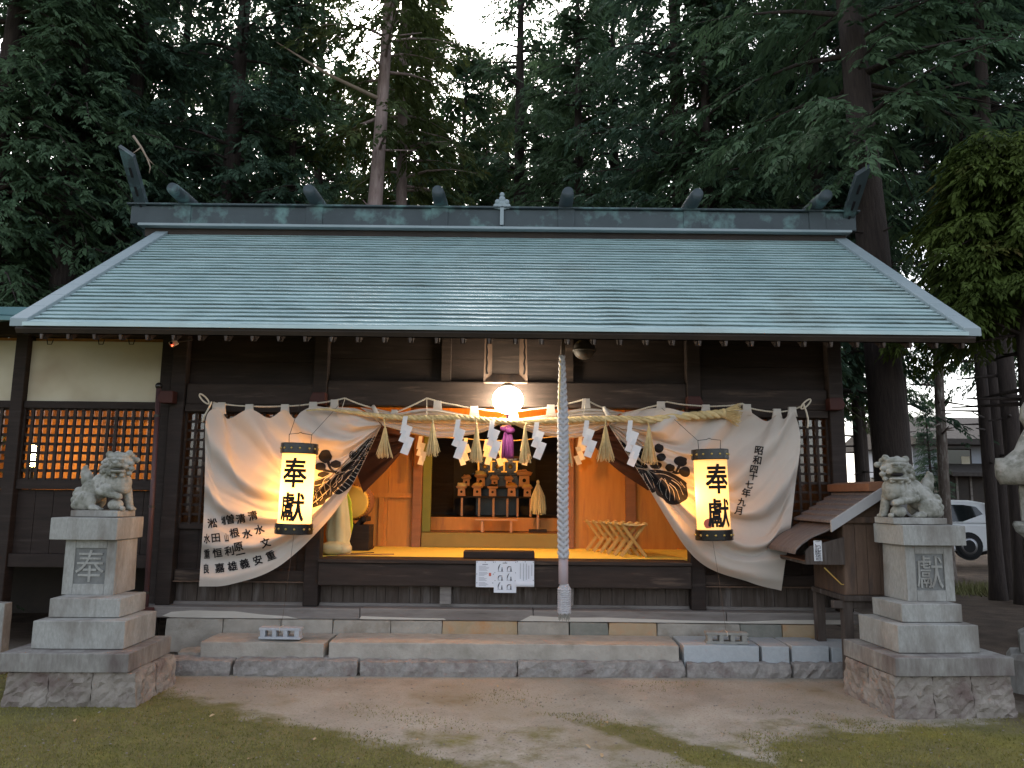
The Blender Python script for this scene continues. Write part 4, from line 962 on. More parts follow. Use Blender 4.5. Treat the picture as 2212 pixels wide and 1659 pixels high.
for k in range(110):
    a, rr = r_.uniform(0, 2 * pi), sqrt(r_.random()); d = Vector((1, rr * cos(a) * .55, rr * sin(a) * .62 - .12)).normalized()
    s = e0 + Vector((-.02, rr * cos(a) * .038, rr * sin(a) * .038)); br.tube([s, s + d * r_.uniform(.13, .17)], [.004, .0028], 4)
br.build('brush_end', M_straw, sr)
MB().lathe([(.046, -.012), (.049, 0), (.046, .012)], (e0.x - .02, e0.y, e0.z), 16, 'x').build('binding', M_straw, sr, smooth=True)
for px in (745, 922, 1265, 1604): 
    a = at(px, 862 if px != 1604 else 874, 7.455); i = min(range(60), key=lambda q: abs(C3[q].x - a.x)); MB().tube([a, C3[i] + Vector((0, 0, .02))], .003, 5).build('hanging_string', M_cord, sr)

TS = [(832, 919, 988, 34, 'first straw tassel, splayed wide by the left tie of the curtain'), (935, 898, 985, 26, 'second straw tassel, beside the left inner post'), (1030, 906, 998, 22, 'third straw tassel, between two white streamers left of the purple tassel'), (1134, 908, 999, 22, 'straw tassel just right of the purple tassel'),
      (1224, 912, 1005, 22, 'straw tassel half hidden behind the bell rope'), (1308, 916, 996, 36, 'wide straw tassel at the right tie of the curtain'), (1402, 905, 1002, 34, 'ragged straw tassel over the right crest, nearest the brush end')]
for i, (px, y0, y1, w, lab) in enumerate(TS):
    r_ = random.Random(300 + i); Yt = 7.31
    k0 = at(px, y0 + (18 if y1 - y0 > 80 else 6), Yt); p1 = at(px, y1, Yt); H = k0.z - p1.z; sp_ = w / 1659 * 7.4 * .5
    tt = thing('straw_tassel', lab, 'straw tassel', k0[:], 'straw tassels hanging from the sacred rope')
    mb = MB()
    for k in range(70):
        a, rr = r_.uniform(0, 2 * pi), sqrt(r_.random()); l = H * r_.uniform(.86, 1.04); dx = rr * cos(a) * sp_ * r_.uniform(.8, 1.15); dy = rr * sin(a) * sp_ * .7
        b = k0 + Vector((rr * cos(a) * .010, rr * sin(a) * .010, 0)); m1 = b + Vector((dx * .35, dy * .35, -l * .45)); e = b + Vector((dx, dy, -l))
        mb.tube([b, m1, e], [.0035, .0038, .0028], 4)
    mb.build('straw', M_straw, tt)
    i3 = min(range(60), key=lambda q: abs(C3[q].x - k0.x))
    twisted(MB(), [C3[i3] + Vector((0, -.02, 0)), k0 + Vector((0, 0, .005)), k0 + Vector((0, 0, -.012))], .009, .03, 2, .6, 5).build('twisted_neck', M_straw, tt, smooth=True)
def streamer(px, y0, y1, Y, m, lab, group, lean=.25, seed=0, w=.084):
    r_ = random.Random(seed); a = at(px, y0, Y); b = at(px, y1, Y); H = a.z - b.z
    t = thing('paper_streamer', lab, 'paper streamer', a[:], group); mb = MB()
    st_ = MB(); c = Vector(a); cx = -.012
    st_.add([a + Vector((-.022, 0, 0)), a + Vector((.022, 0, 0)), a + Vector((cx + .016, -.005, -H * .46)), a + Vector((cx - .036, -.005, -H * .46))] + [a + Vector((-.022, .002, 0)), a + Vector((.022, .002, 0)), a + Vector((cx + .016, -.003, -H * .46)), a + Vector((cx - .036, -.003, -H * .46))],
            [(0, 1, 2, 3), (7, 6, 5, 4), (0, 4, 5, 1), (1, 5, 6, 2), (2, 6, 7, 3), (3, 7, 4, 0)])
    st_.build('strip', m, t)
    for k in range(4):
        off = (.018 if k % 2 == 0 else -.012) + .016 * k * (.6 if lean > 0 else -.6)
        zc = -H * (.40 + .155 * k); an = lean + r_.uniform(-.05, .05); hw, hh = w * .46, H * .16
        cs, sn = cos(an), sin(an); yo = -.008 - .006 * k
        cor = [(-hw, -hh), (hw, -hh), (hw, hh), (-hw, hh)]; yt = [-.004, .012, .012, -.004]
        pl = MB(); vv = [a + Vector((off + x * cs + z * sn * .9, yo + yt[i] * (1 if k % 2 else -1), zc - x * sn * .8 + z * cs)) for i, (x, z) in enumerate(cor)]
        pl.add(vv + [v + Vector((0, .002, 0)) for v in vv], [(0, 1, 2, 3), (7, 6, 5, 4), (0, 4, 5, 1), (1, 5, 6, 2), (2, 6, 7, 3), (3, 7, 4, 0)]); pl.build('folded_leaf', m, t)
    return t
for i, (px, y0, y1, lab) in enumerate(((876, 899, 980, 'first white paper streamer from the left, over the brown inner curtain'), (990, 906, 990, 'white paper streamer between the second and third straw tassels'), (1064, 908, 988, 'bright white paper streamer just left of the purple tassel'), (1160, 912, 990, 'white paper streamer between the purple tassel and the bell rope'), (1268, 908, 986, 'white paper streamer just right of the bell rope'), (1362, 908, 1005, 'white paper streamer in front of the right crest'))):
    streamer(px, y0, y1, 7.29, M_paper, lab, 'white paper streamers on the sacred rope', .42, i)

# purple tassel cord
pt = at(1097, 930, 8.1)
pu = thing('purple_tassel', 'thick purple silk tassel hanging behind the middle of the straw rope', 'tassel', pt[:])
bot = at(1094, 988, 8.1); Hh = pt.z - bot.z
mb = MB(); r_ = random.Random(12)
for k in range(90):
    an, rr = r_.uniform(0, 2 * pi), sqrt(r_.random()); p_ = lambda q, h: (pt.x + q * rr * cos(an), pt.y + q * rr * sin(an), pt.z + h)
    mb.tube([p_(.03, 0), p_(.058, -Hh * .35), p_(.066, -Hh * r_.uniform(.95, 1.05))], [.006, .008, .007], 5)
mb.build('skirt', M_purple, pu, smooth=True)
kn = MB(); kn.ball((pt.x + .02, pt.y - .05, pt.z + .0), (.055, .045, .035)); kn.ball((pt.x - .04, pt.y - .03, pt.z + .02), (.045, .04, .03)); kn.ball((pt.x + .0, pt.y, pt.z + .035), (.04, .04, .03)); kn.build('knot', M_purple, pu, smooth=True)
MB().tube([pt, (pt.x, pt.y, 2.758)], .018, 10).build('cord', M_purple, pu, smooth=True)

# ---------------------------------------------------------------- lanterns on their strings
def lantern(label, px, py, Y, tilt, paper, seed):
    c = at(px, py, Y); root = thing('paper_lantern', label, 'paper lantern', c[:], 'cylinder paper lanterns')
    r0, hp, rr, hr = .148, .318, .165, .092
    prof = []
    for k in range(49):
        z = -hp + 2 * hp * k / 48; prof.append((r0 + .0022 * (k % 2), z))
    mb = MB(); vs = []; seg = 40
    for r, z in prof:
        for k in range(seg): vs.append((c.x + r * cos(2 * pi * k / seg), c.y + r * sin(2 * pi * k / seg), c.z + z))
    mb.add(vs, [(i * seg + k, i * seg + (k + 1) % seg, (i + 1) * seg + (k + 1) % seg, (i + 1) * seg + k) for i in range(48) for k in range(seg)])
    pa = mb.build('paper_shade', paper, root, smooth=True)
    for s in (-1, 1):
        z0, z1 = (hp - .004, hp + hr) if s > 0 else (-hp - hr, -hp + .004)
        rg = MB().lathe([(r0 - .02, z0), (rr, z0), (rr + .004, z0 + .006), (rr + .004, z1 - .006), (rr, z1), (rr - .018, z1), (rr - .02, z1 - .03)], c[:], 40).build('lacquer_ring', M_black, root, smooth=False, bevel=0)
        for k in range(14):
            rv = MB()
            a = 2 * pi * (k + .15) / 14 + (.0 if k % 4 else .06); zc = (z0 + z1) / 2
            rv.ball((c.x + (rr + .004) * cos(a), c.y + (rr + .004) * sin(a), c.z + zc), (.011, .011, .011), 8, 6)
            rv.build('brass_stud', M_brass, rg, smooth=True)
    lt = MB()
    for ch, z, s in (('\u5949', .14, .26), ('\u737b', -.165, .25)):
        gv, gf = glyph(ch, .018); gv, gf = refine([(x * s * .88, y * s * 1.08) for x, y in gv], gf, .02)
        a0 = -pi / 2 + (0.16 if px > 1106 else .06)
        lt.add([(c.x + (r0 + .006) * cos(a0 + x / r0), c.y + (r0 + .006) * sin(a0 + x / r0), c.z + z + y) for x, y in gv], gf)
    lt.build('lettering', M_ink, pa, fix=False)
    if px > 1106:
        sl = MB(); gv, gf = refine(*poly2(ellipse(0, 0, .04, .045, 12, 0, .12, 4)), .02); a0 = -pi / 2 - .55
        sl.add([(c.x + (r0 + .004) * cos(a0 + x / r0), c.y + (r0 + .004) * sin(a0 + x / r0), c.z - .255 + y) for x, y in gv], gf); sl.build('red_stamp', M_seal, pa, fix=False)
    hw = MB(); zt = hp + hr; hw.tube([(c.x - .10, c.y, c.z + zt - .01), (c.x - .105, c.y, c.z + zt + .085), (c.x - .02, c.y, c.z + zt + .095), (c.x, c.y, c.z + zt + .105), (c.x + .02, c.y, c.z + zt + .095), (c.x + .105, c.y, c.z + zt + .085), (c.x + .10, c.y, c.z + zt - .01)], .0035, 5)
    hw.build('wire_handle', M_wire, root)
    MB().tube([(c.x - .10, c.y, c.z + zt + .08), (c.x - (.12 if px < 1106 else .38), 7.47, 2.44)], .0025, 4).build('hanging_wire', M_wire, root)
    if px < 1106: MB().tube([(c.x + .10, c.y, c.z + zt + .08), (c.x + .28, 7.47, 2.44)], .0025, 4).build('hanging_wire', M_wire, root)
    root.rotation_euler = (0, radians(tilt), 0)
    return c
cL = lantern('left glowing paper lantern, almost white with light, hanging before the curtain', 641, 1055, 7.10, 1.2, M_lanL, 1)
cR = lantern('right glowing paper lantern with a red stamp, hanging beside the date writing', 1538, 1068, 7.10, -1.5, M_lanR, 2)
def block(label, px, py, m, yaw):
    c = at(px, py, 7.22); z0 = .262; c = Vector((c.x, 7.09, z0)); root = thing('concrete_block', label, 'concrete block', c[:], 'hollow concrete blocks anchoring the lanterns')
    L_, D, H = .37, .10, .098; mb = MB(); hs = [(-.13, .062), (-.031, .062), (.068, .062)]
    xs = [-L_ / 2 + .012, -.13, -.068, -.031, .031, .068, .13, L_ / 2 - .012]
    mb.box(c.x - L_ / 2, c.x + L_ / 2, c.y - D / 2, c.y + D / 2, z0, z0 + .022); mb.box(c.x - L_ / 2, c.x + L_ / 2, c.y - D / 2, c.y + D / 2, z0 + H - .022, z0 + H)
    for a, b in ((xs[0], xs[1]), (xs[2], xs[3]), (xs[4], xs[5]), (xs[6], xs[7])): mb.box(c.x + a, c.x + b, c.y - D / 2 + .001, c.y + D / 2 - .001, z0 + .0221, z0 + H - .0221)
    mb.build('block_body', m, root, bevel=.003)
    tz = MB(); tz.tube([(c.x + .0, c.y - .055, z0 + H - .03), (c.x, c.y - .055, z0 + H + .004), (c.x, c.y + .055, z0 + H + .004), (c.x, c.y + .055, z0 + H - .03)], .003, 5); tz.build('string_tie', M_cord, root)
    root.rotation_euler = (0, 0, yaw); return c
bL = block('clean pale hollow concrete block on the second step below the left lantern', 616, 1372, M_conc, 0)
bR = block('dirty brown hollow concrete block on the second step below the right lantern', 1560, 1372, M_concd, radians(-3))
for c, b, lab in ((cL, bL, 'thin anchor string from the left lantern down to its concrete block'), (cR, bR, 'thin anchor string from the right lantern down to its concrete block')):
    tag(MB().tube([(c.x - .005, c.y, c.z - .42), (c.x * .5 + b.x * .5, c.y, .8), (b.x, b.y, .365)], .0016, 4).build('anchor_string', M_hutwood, org=(b.x, b.y, .36)), lab, 'string', 'anchor strings of the lanterns')

# ---------------------------------------------------------------- bell and bell rope
t0 = at(1214, 768, 6.98); t1 = at(1217, 1205, 6.98); t2 = at(1219, 1262, 6.98); t3 = at(1219, 1325, 6.98); t4 = at(1219, 1342, 6.98)
brp = thing('bell_rope', 'long braided grey bell rope hanging from the eaves before the opening', 'bell rope', t3[:])
mb = MB(); nn = 150; Rr = .043
for s in range(8):
    sg = 1 if s < 4 else -1; path = []; rad = []
    for k in range(nn):
        t = k / (nn - 1); p = t0.lerp(t1, t); a = sg * t * 2 * pi * 8.5 + (s % 4) * pi / 2; p = p + Vector((.010 * sin(t * 5.0) * t, .006 * sin(t * 7), 0)) * (1 - t) * 2
        env = .55 + .45 * min(1, t * 3.2) ; r = Rr * env * (.78 + .16 * sin(2 * a + (0 if sg > 0 else pi)))
        path.append(p + Vector((r * cos(a), r * sin(a), 0))); rad.append(.0185 * env)
    mb.tube(path, rad, 6)
mb.build('braided_rope', M_hemp, brp, smooth=True)
MB().lathe([(.036, t2.z), (.043, t2.z + .004), (.043, t1.z - .004), (.036, t1.z)], (t1.x, t1.y, 0), 24).build('wooden_grip', mat('pinkish_grip', (.30, .24, .25), (.36, .30, .31), 5, .6), brp, smooth=True)
mb = MB()
for s in range(16):
    sg = 1 if s < 8 else -1; path = []; rad = []; nn = 60
    for k in range(nn):
        t = k / (nn - 1); p = t2.lerp(t3, t); a = sg * t * 2 * pi * 1.6 + (s % 8) * pi / 4
        r = (.028 + .022 * min(1, t * 7) - .004 * sin(pi * min(1, t * 6)) ) * (.95 + .07 * sin(8 * a + (0 if sg > 0 else pi)))
        path.append(p + Vector((r * cos(a), r * sin(a), 0))); rad.append(.0115)
    mb.tube(path, rad, 6)
mb.lathe([(.0, t3.z), (.044, t3.z), (.044, t2.z - .03), (.025, t2.z), (0, t2.z)], (t2.x, t2.y, 0), 16)
mb.build('braided_end', M_hemp, brp, smooth=True)
fr = MB(); r_ = random.Random(4)
for k in range(46):
    a = 2 * pi * k / 46; p = t3 + Vector((.046 * cos(a), .046 * sin(a), .01)); fr.tube([p, p + Vector((r_.uniform(-.006, .006), r_.uniform(-.006, .006), -r_.uniform(.04, .075)))], [.005, .0025], 4)
fr.build('fringe', mat('worn_hemp_fringe', (.25, .24, .21), rough=.9), brp)
cordp = at(1222, 690, 7.02); MB().tube([t0 + Vector((0, 0, -.02)), (t0.x + .02, t0.y + .02, 2.99)], [.022, .02], 10).build('upper_cord', mat('brown_cord', (.08, .06, .05)), brp, smooth=True)
MB().tube(catmull([t0 + Vector((-.01, -.01, .0)), at(1209, 830, 6.95), at(1207, 880, 6.94), at(1212, 884, 6.95)], 20), .008, 6).build('pull_cord', M_straw, brp, smooth=True)
bc = at(1262, 755, 7.15)
bell = thing('round_bell', 'dark round brass bell hanging under the eaves beside the bell rope', 'bell', bc[:])
MB().ball(bc[:], (.105, .105, .098), 24, 16).build('bell_body', M_bell, bell, smooth=True)
MB().lathe([(.106, -.012), (.113, -.006), (.113, .006), (.106, .012)], (bc.x, bc.y, bc.z - .01), 24).build('bell_rim', M_bell, bell, smooth=True)
MB().tube([bc + Vector((0, 0, .09)), bc + Vector((0, 0, .14)), (bc.x, bc.y, 3.1)], .012, 8).build('hook', M_brass, bell)
MB().box(bc.x - .10, bc.x + .05, bc.y - .02, bc.y + .02, bc.z + .115, bc.z + .128).build('bracket', M_brass, bell)

# plaque and lamp
q0, q1 = at(1050, 715, 7.45), at(1136, 830, 7.45)
plq = thing('name_plaque', 'tall dark wooden plaque with flared frame hanging above the bright lamp', 'plaque', ((q0.x + q1.x) / 2, 7.5, q1.z))
cx = (q0.x + q1.x) / 2; hw = (q1.x - q0.x) / 2; zb, zt_ = q1.z, 3.12
lean = lambda z: 7.40 - (z - zb) * .34
def pq(x, y, z): return (x, lean(z) + y, z)
def slab(mb, x0, x1, z0, z1, y0, y1): mb.add([pq(x0, y0, z0), pq(x1, y0, z0), pq(x1, y1, z0), pq(x0, y1, z0), pq(x0, y0, z1), pq(x1, y0, z1), pq(x1, y1, z1), pq(x0, y1, z1)], [(0, 3, 2, 1), (4, 5, 6, 7), (0, 1, 5, 4), (1, 2, 6, 5), (2, 3, 7, 6), (3, 0, 4, 7)]); return mb
slab(MB(), cx - hw * .68, cx + hw * .68, zb + .07, zt_, .0, .03).build('board', M_darkx, plq)
for s in (-1, 1):
    mb = MB(); xi, xo = cx + s * hw * .66, cx + s * hw * 1.0
    mb.add([pq(xi, -.004, zb + .085), pq(xi, .03, zb + .085), pq(xo + s * .015, -.055, zb), pq(xo + s * .015, -.03, zb), pq(xi, -.004, zt_), pq(xi, .03, zt_), pq(xo, -.055, zt_), pq(xo, -.03, zt_)], [(0, 2, 6, 4), (1, 5, 7, 3), (0, 1, 3, 2), (4, 6, 7, 5), (2, 3, 7, 6), (0, 4, 5, 1)])
    f_ = mb.build('side_frame', M_hutwood, plq, bevel=.003)
    cv = MB()
    cv.tube([pq(cx + s * hw * (.88 + .05 * (k % 2)), -.040, zb + .08 + k * .05) for k in range(10)], .008, 6)
    cv.build('carved_scroll', M_ink, f_)
mb = MB(); mb.add([pq(cx - hw * .68, -.004, zb + .085), pq(cx + hw * .68, -.004, zb + .085), pq(cx + hw * 1.05, -.06, zb), pq(cx - hw * 1.05, -.06, zb), pq(cx - hw * .68, .03, zb + .085), pq(cx + hw * .68, .03, zb + .085), pq(cx + hw * 1.05, -.035, zb - .01), pq(cx - hw * 1.05, -.035, zb - .01)], [(0, 3, 2, 1), (4, 5, 6, 7), (0, 1, 5, 4), (1, 2, 6, 5), (2, 3, 7, 6), (3, 0, 4, 7)])
mb.build('bottom_frame', M_hutwood, plq, bevel=.003)
lp = at(1097, 864, 7.40)
lamp = thing('globe_lamp', 'dazzling round white lamp under the plaque on the lintel', 'lamp', lp[:])
MB().ball(lp[:], (.15, .15, .135), 28, 18).build('globe', M_lamp, lamp, smooth=True)  # globe widened so its shape takes in the lamp's glow
MB().lathe([(.05, .12), (.06, .13), (.06, .15), (.03, .16)], lp[:], 20).build('holder', M_wire, lamp, smooth=True)
MB().bar(lp + Vector((0, 0, .125)), (lp.x, 7.60, lp.z + .14), .03, .02).build('bracket', M_wire, lamp)
cp = at(374, 742, 7.15)
cm = thing('security_camera', 'small pale surveillance camera with red light under the left eaves', 'camera', cp[:])
MB().bar(cp + Vector((-.03, 0, -.015)), cp + Vector((.03, 0.02, .025)), .055, .05).build('housing', M_camw, cm, bevel=.006)
MB().lathe([(.0, -.004), (.014, -.004), (.014, .004)], (cp.x - .005, cp.y - .028, cp.z + .0), 12, 'y').build('lens', M_black, cm)
MB().ball((cp.x + .006, cp.y - .03, cp.z - .026), .006, 8, 6).build('red_light', M_led, cm)
MB().tube([cp + Vector((.03, .02, .02)), (cp.x + .05, 7.45, cp.z + .10)], .01, 8).build('mount', M_wire, cm)

# ---------------------------------------------------------------- notices on the floor beam
def notice(name, label, x0, y0, x1, y1, yy):
    a, b = at(x0, y0, yy), at(x1, y1, yy); t = thing('paper_notice', label, 'notice', ((a.x + b.x) / 2, yy, b.z), 'notices pinned to the floor beam')
    return t, a.x, b.x, b.z, a.z
NY = 7.488
t, x0, x1, z0, z1 = notice('n', 'left white notice of small print with a red stamp, pinned below the opening', 1028.6, 1211.6, 1067, 1268.6, NY)
MB().box(x0, x1, NY, NY + .003, z0, z1).build('sheet', M_sheet, t)
mb = MB(); r_ = random.Random(1)
for k in range(20):
    z = z1 - .05 - k * .0095
    if k in (5, 10, 15): continue
    wd = r_.uniform(.55, .9); mb.box(x0 + .028, x0 + .028 + (x1 - x0 - .06) * wd * (.8 if 7 < k < 16 else 1), NY - .0012, NY - .0002, z, z + .0028)
mb.box(x0 + .06, x1 - .06, NY - .0012, NY - .0002, z1 - .036, z1 - .028)
mb.build('print_lines', M_print, t); MB().box(x1 - .05, x1 - .028, NY - .0014, NY - .0004, z1 - .14, z1 - .11).build('red_stamp', M_seal, t)
def pins(t, pts):
    mb = MB()
    for x, z in pts: mb.ball((x, NY - .003, z), .0042, 8, 6)
    mb.build('pin', M_printd, t)
pins(t, [(x0 + .01, z1 - .01), ((x0 + x1) / 2, z1 - .01), (x1 - .008, z1 - .01), (x0 + .008, (z0 + z1) / 2), (x1 - .008, (z0 + z1) / 2), (x0 + .01, z0 + .04), (x1 - .012, z0 + .04)])
NY2 = NY - .004
t, x0, x1, z0, z1 = notice('n', 'middle white notice showing six small drawings, longest of the three', 1067.6, 1211.6, 1115.2, 1280.6, NY)
MB().box(x0, x1, NY2, NY2 + .003, z0, z1).build('sheet', M_sheet, t)
mb = MB(); W_ = x1 - x0; H_ = z1 - z0
for i, fx in enumerate((.30, .70)):
    for j, fz in enumerate((.24, .53, .81)):
        cx, cz = x0 + W_ * fx, z1 - H_ * fz; k = (i + j) % 2
        tl = [(cx - .022, NY2 - .002, cz - .022), (cx - .024, NY2 - .002, cz + .0), (cx - .014, NY2 - .002, cz + (.03 if k == 0 else .018)), (cx + (-.004 if k == 0 else .014), NY2 - .002, cz + (.04 if k == 0 else .018))]
        mb.tube(catmull(tl, 8), [.0018, .002, .003, .0045, .005, .004, .003, .002], 5)
        mb.box(cx + .006, cx + .018, NY2 - .0014, NY2 - .0002, cz - .028, cz - .004); mb.box(cx + .007, cx + .016, NY2 - .0014, NY2 - .0002, cz - .001, cz + .010)
mb.box(x0 + W_ * .38, x0 + W_ * .58, NY2 - .0014, NY2 - .0002, z1 - .022, z1 - .016)
mb.build('drawings', M_printd, t)
mb = MB()
for fx in (.16, .56):
    for fz in (.335, .61, .90): mb.box(x0 + W_ * fx, x0 + W_ * (fx + .26), NY2 - .0012, NY2 - .0002, z1 - H_ * fz, z1 - H_ * fz + .003)
mb.build('print_lines', M_print, t); pins(t, [(x0 + .01, z1 - .01), ((x0 + x1) / 2, z1 - .01), (x1 - .008, z1 - .01), (x0 + .008, z1 - H_ * .37), (x1 - .008, z1 - H_ * .37), (x0 + .01, z1 - H_ * .62), (x1 - .012, z1 - H_ * .62)])
t, x0, x1, z0, z1 = notice('n', 'right notice of upright writing with its lower edge curled up', 1115.6, 1211.6, 1153.5, 1267.5, NY)
pr = [(z1, NY)] + [(z1 - (z1 - z0) * .80 * k / 4, NY - .001 * k) for k in range(1, 5)]
for k in range(1, 9):
    a = pi * .5 + pi * k / 8; pr.append((z0 + .028 + .0 - .028 * sin(a - pi / 2) * 1.0 + (.0), NY - .004 - .028 * (1 - cos(a - pi / 2)) * .8))
pr += [(z0 + .05, NY - .046)]
mb = MB(); nn = len(pr)
mb.add([(x, y, z) for z, y in pr for x in (x0, x1)] + [(x, y + .0015, z) for z, y in pr for x in (x0, x1)], [(2 * i, 2 * i + 1, 2 * i + 3, 2 * i + 2) for i in range(nn - 1)] + [(2 * nn + 2 * i, 2 * nn + 2 * i + 2, 2 * nn + 2 * i + 3, 2 * nn + 2 * i + 1) for i in range(nn - 1)])
mb.build('sheet', M_sheet, t, smooth=True)
mb = MB()
for k, (fx, l, o) in enumerate(((.87, .5, .14), (.70, .6, .18), (.56, .75, .10), (.40, .8, .10), (.22, .72, .10))):
    z = z1 - o * (z1 - z0)
    while z > z1 - (o + l * .8) * (z1 - z0): mb.box(x0 + (x1 - x0) * fx - .0025, x0 + (x1 - x0) * fx + .003, NY - .0075, NY - .0058, z - .007, z); z -= .0095
mb.build('print_lines', M_print, t); pins(t, [(x0 + .01, z1 - .008), ((x0 + x1) / 2, z1 - .008), (x1 - .008, z1 - .01), (x1 - .008, z0 + .06)])

# ---------------------------------------------------------------- inside the hall
lc = (-.15, 8.45, 2.66)
il = thing('ceiling_lamp', 'warm lamp on the ceiling of the hall, hidden behind the straw rope', 'lamp', lc)
MB().ball((lc[0], lc[1], lc[2] - .02), (.09, .09, .06)).build('bowl', M_inlamp, il, smooth=True); MB().lathe([(.06, .04), (.07, .06), (.07, .095)], lc, 16).build('mount', M_wire, il)
ax_ = at(72, 985, 9.6)
al = thing('upright_tube_lamp', 'short upright tube lamp glowing behind the left lattice', 'lamp', ax_[:])
MB().lathe([(0, -.13), (.03, -.13), (.03, .13), (0, .13)], ax_[:], 14).build('tube', M_axlamp, al, smooth=True); MB().lathe([(.035, -.17), (.035, -.131)], ax_[:], 14).build('socket', M_wire, al); MB().lathe([(.018, -.9), (.018, -.171)], ax_[:], 10).build('pole', M_wire, al)
al2 = thing('ceiling_lamp', 'round ceiling lamp above the upright tube in the left annex', 'lamp', (-5.0, 9.2, 2.98))
MB().ball((-5.0, 9.2, 2.96), (.07, .07, .05)).build('bowl', M_axlamp, al2, smooth=True)
MB().lathe([(.05, .03), (.05, .075)], (-5.0, 9.2, 2.98), 14).build('mount', M_wire, al2)

dc = at(768, 1084, 8.8); dr = 33 / 1659 * 8.9
dm = thing('taiko_drum', 'round barrel drum with pale hide standing behind the left curtain half', 'drum', (dc.x, dc.y, .93))
MB().lathe([(dr * .97, -.19), (dr * 1.08, -.15), (dr * 1.16, 0), (dr * 1.08, .15), (dr * .97, .19)], dc[:], 32, 'y').build('barrel', M_redwood, dm, smooth=True)
MB().lathe([(0, -.206), (dr * .85, -.205), (dr * .98, -.198), (dr * 1.0, -.19), (dr * 1.03, -.165)], dc[:], 32, 'y').build('hide', M_drum, dm, smooth=True)
mb = MB()
for k in range(40): a = 2 * pi * k / 40; mb.ball((dc.x + dr * 1.05 * cos(a), dc.y - .165, dc.z + dr * 1.05 * sin(a)), .009, 6, 5)
mb.build('tack', M_brass, dm)
mb = MB()
for s in (-1, 1):
    mb.bar((dc.x - .20 * s, dc.y - .1, .93), (dc.x + .13 * s, dc.y - .1, dc.z - .16), .05, .04); mb.bar((dc.x - .20 * s, dc.y + .1, .93), (dc.x + .13 * s, dc.y + .1, dc.z - .16), .05, .04)
    mb.bar((dc.x + .13 * s, dc.y - .15, dc.z - .19), (dc.x + .13 * s, dc.y + .15, dc.z - .19), .05, .05)
mb.build('stand', M_dark, dm, bevel=.004)
MB().box(dc.x - .18, dc.x + .20, dc.y - .19, dc.y + .10, .925, 1.20).build('stand_box', M_dark, dm, bevel=.005)

a = at(728, 1190, 8.15)
cv = thing('covered_bundle', 'bundle under a white dust sheet at the left edge of the opening', 'bundle', (a.x, a.y, .925))
mb = MB(); r_ = random.Random(9); seg = 26; prof = [(.13, .925), (.135, 1.0), (.11, 1.05), (.125, 1.12), (.11, 1.3), (.08, 1.5), (.06, 1.7), (.03, 1.78)]
vs = []
for j, (r, z) in enumerate(prof):
    for k in range(seg):
        an = 2 * pi * k / seg; q = r * (1 + .12 * sin(5 * an + j * .5) + .06 * sin(9 * an + j)); vs.append((a.x + q * cos(an) * 1.0, a.y + q * sin(an) * .8, z))
mb.add(vs, [(i * seg + k, i * seg + (k + 1) % seg, (i + 1) * seg + (k + 1) % seg, (i + 1) * seg + k) for i in range(len(prof) - 1) for k in range(seg)] + [tuple((len(prof) - 1) * seg + k for k in range(seg))])
mb.build('dust_sheet', M_whitecl, cv, smooth=True)
b = at(722, 1180, 8.02); mb = MB(); mb.ball((b.x, b.y, .99), (.16, .09, .065), 20, 12); mb.ball((b.x + .10, b.y, .985), (.08, .08, .055), 16, 10); jitter(mb, .006, 4).build('sheet_fold', M_whitecl, cv, smooth=True)
b = at(752, 1110, 8.3); MB().prism([(b.x - .05, 1.10), (b.x + .03, 1.08), (b.x + .055, 1.2), (b.x + .03, 1.45), (b.x - .03, 1.6), (b.x - .07, 1.5)], 'y', b.y, b.y + .03).build('green_cover', M_lime, cv, bevel=.01)
mt = thing('flat_stick', 'pair of long flat sticks lying on the yellow floor before the bundle', 'sticks', (-1.55, 8.0, .925))
MB().bar((-1.75, 7.93, .93), (-1.2, 8.1, .93), .02, .008).build('stick', M_redwood, mt); MB().bar((-1.62, 7.98, .94), (-1.42, 8.15, .94), .02, .008).build('stick', M_red, mt)

M_stool = mat('pale_stool_wood', (0.40, 0.24, 0.075), (0.47, 0.30, 0.10), 5, 0.6)
def stool(label, cx, cy):
    t = thing('folding_stool', label, 'folding stool', (cx, cy, .925), 'folding stools lined up on the floor'); w, h, d = .125, .335, .05
    for s in (-1, 1):
        for y in (-d, d):
            yy = cy + y + .012 * s; MB().bar((cx - w * s, yy, .928), (cx + w * s, yy, .925 + h), .026, .016, (0, 1, 0)).build('leg', M_stool, t, bevel=.002)
        MB().bar((cx + w * s, cy - d - .03, .925 + h), (cx + w * s, cy + d + .03, .925 + h), .03, .026).build('top_rail', M_stool, t, bevel=.003)
        MB().bar((cx - w * s * .8, cy - d, .925 + .035), (cx - w * s * .8, cy + d, .925 + .035), .016, .016).build('foot_rail', M_stool, t)
    pts = [(cx - w * cos(pi * k / 8), 0, .925 + h + .012 - .03 * sin(pi * k / 8)) for k in range(9)]
    mb = MB(); mb.add([(x, cy - d - .02, z) for x, _, z in pts] + [(x, cy + d + .02, z) for x, _, z in pts] + [(x, cy - d - .02, z + .004) for x, _, z in pts] + [(x, cy + d + .02, z + .004) for x, _, z in pts], [(k, k + 1, k + 10, k + 9) for k in range(8)] + [(18 + k, 27 + k, 28 + k, 19 + k) for k in range(8)] + [(k, k + 18, k + 19, k + 1) for k in range(8)] + [(9 + k, 10 + k, 28 + k, 27 + k) for k in range(8)])
    mb.build('canvas_seat', M_whitecl, t)
    return t
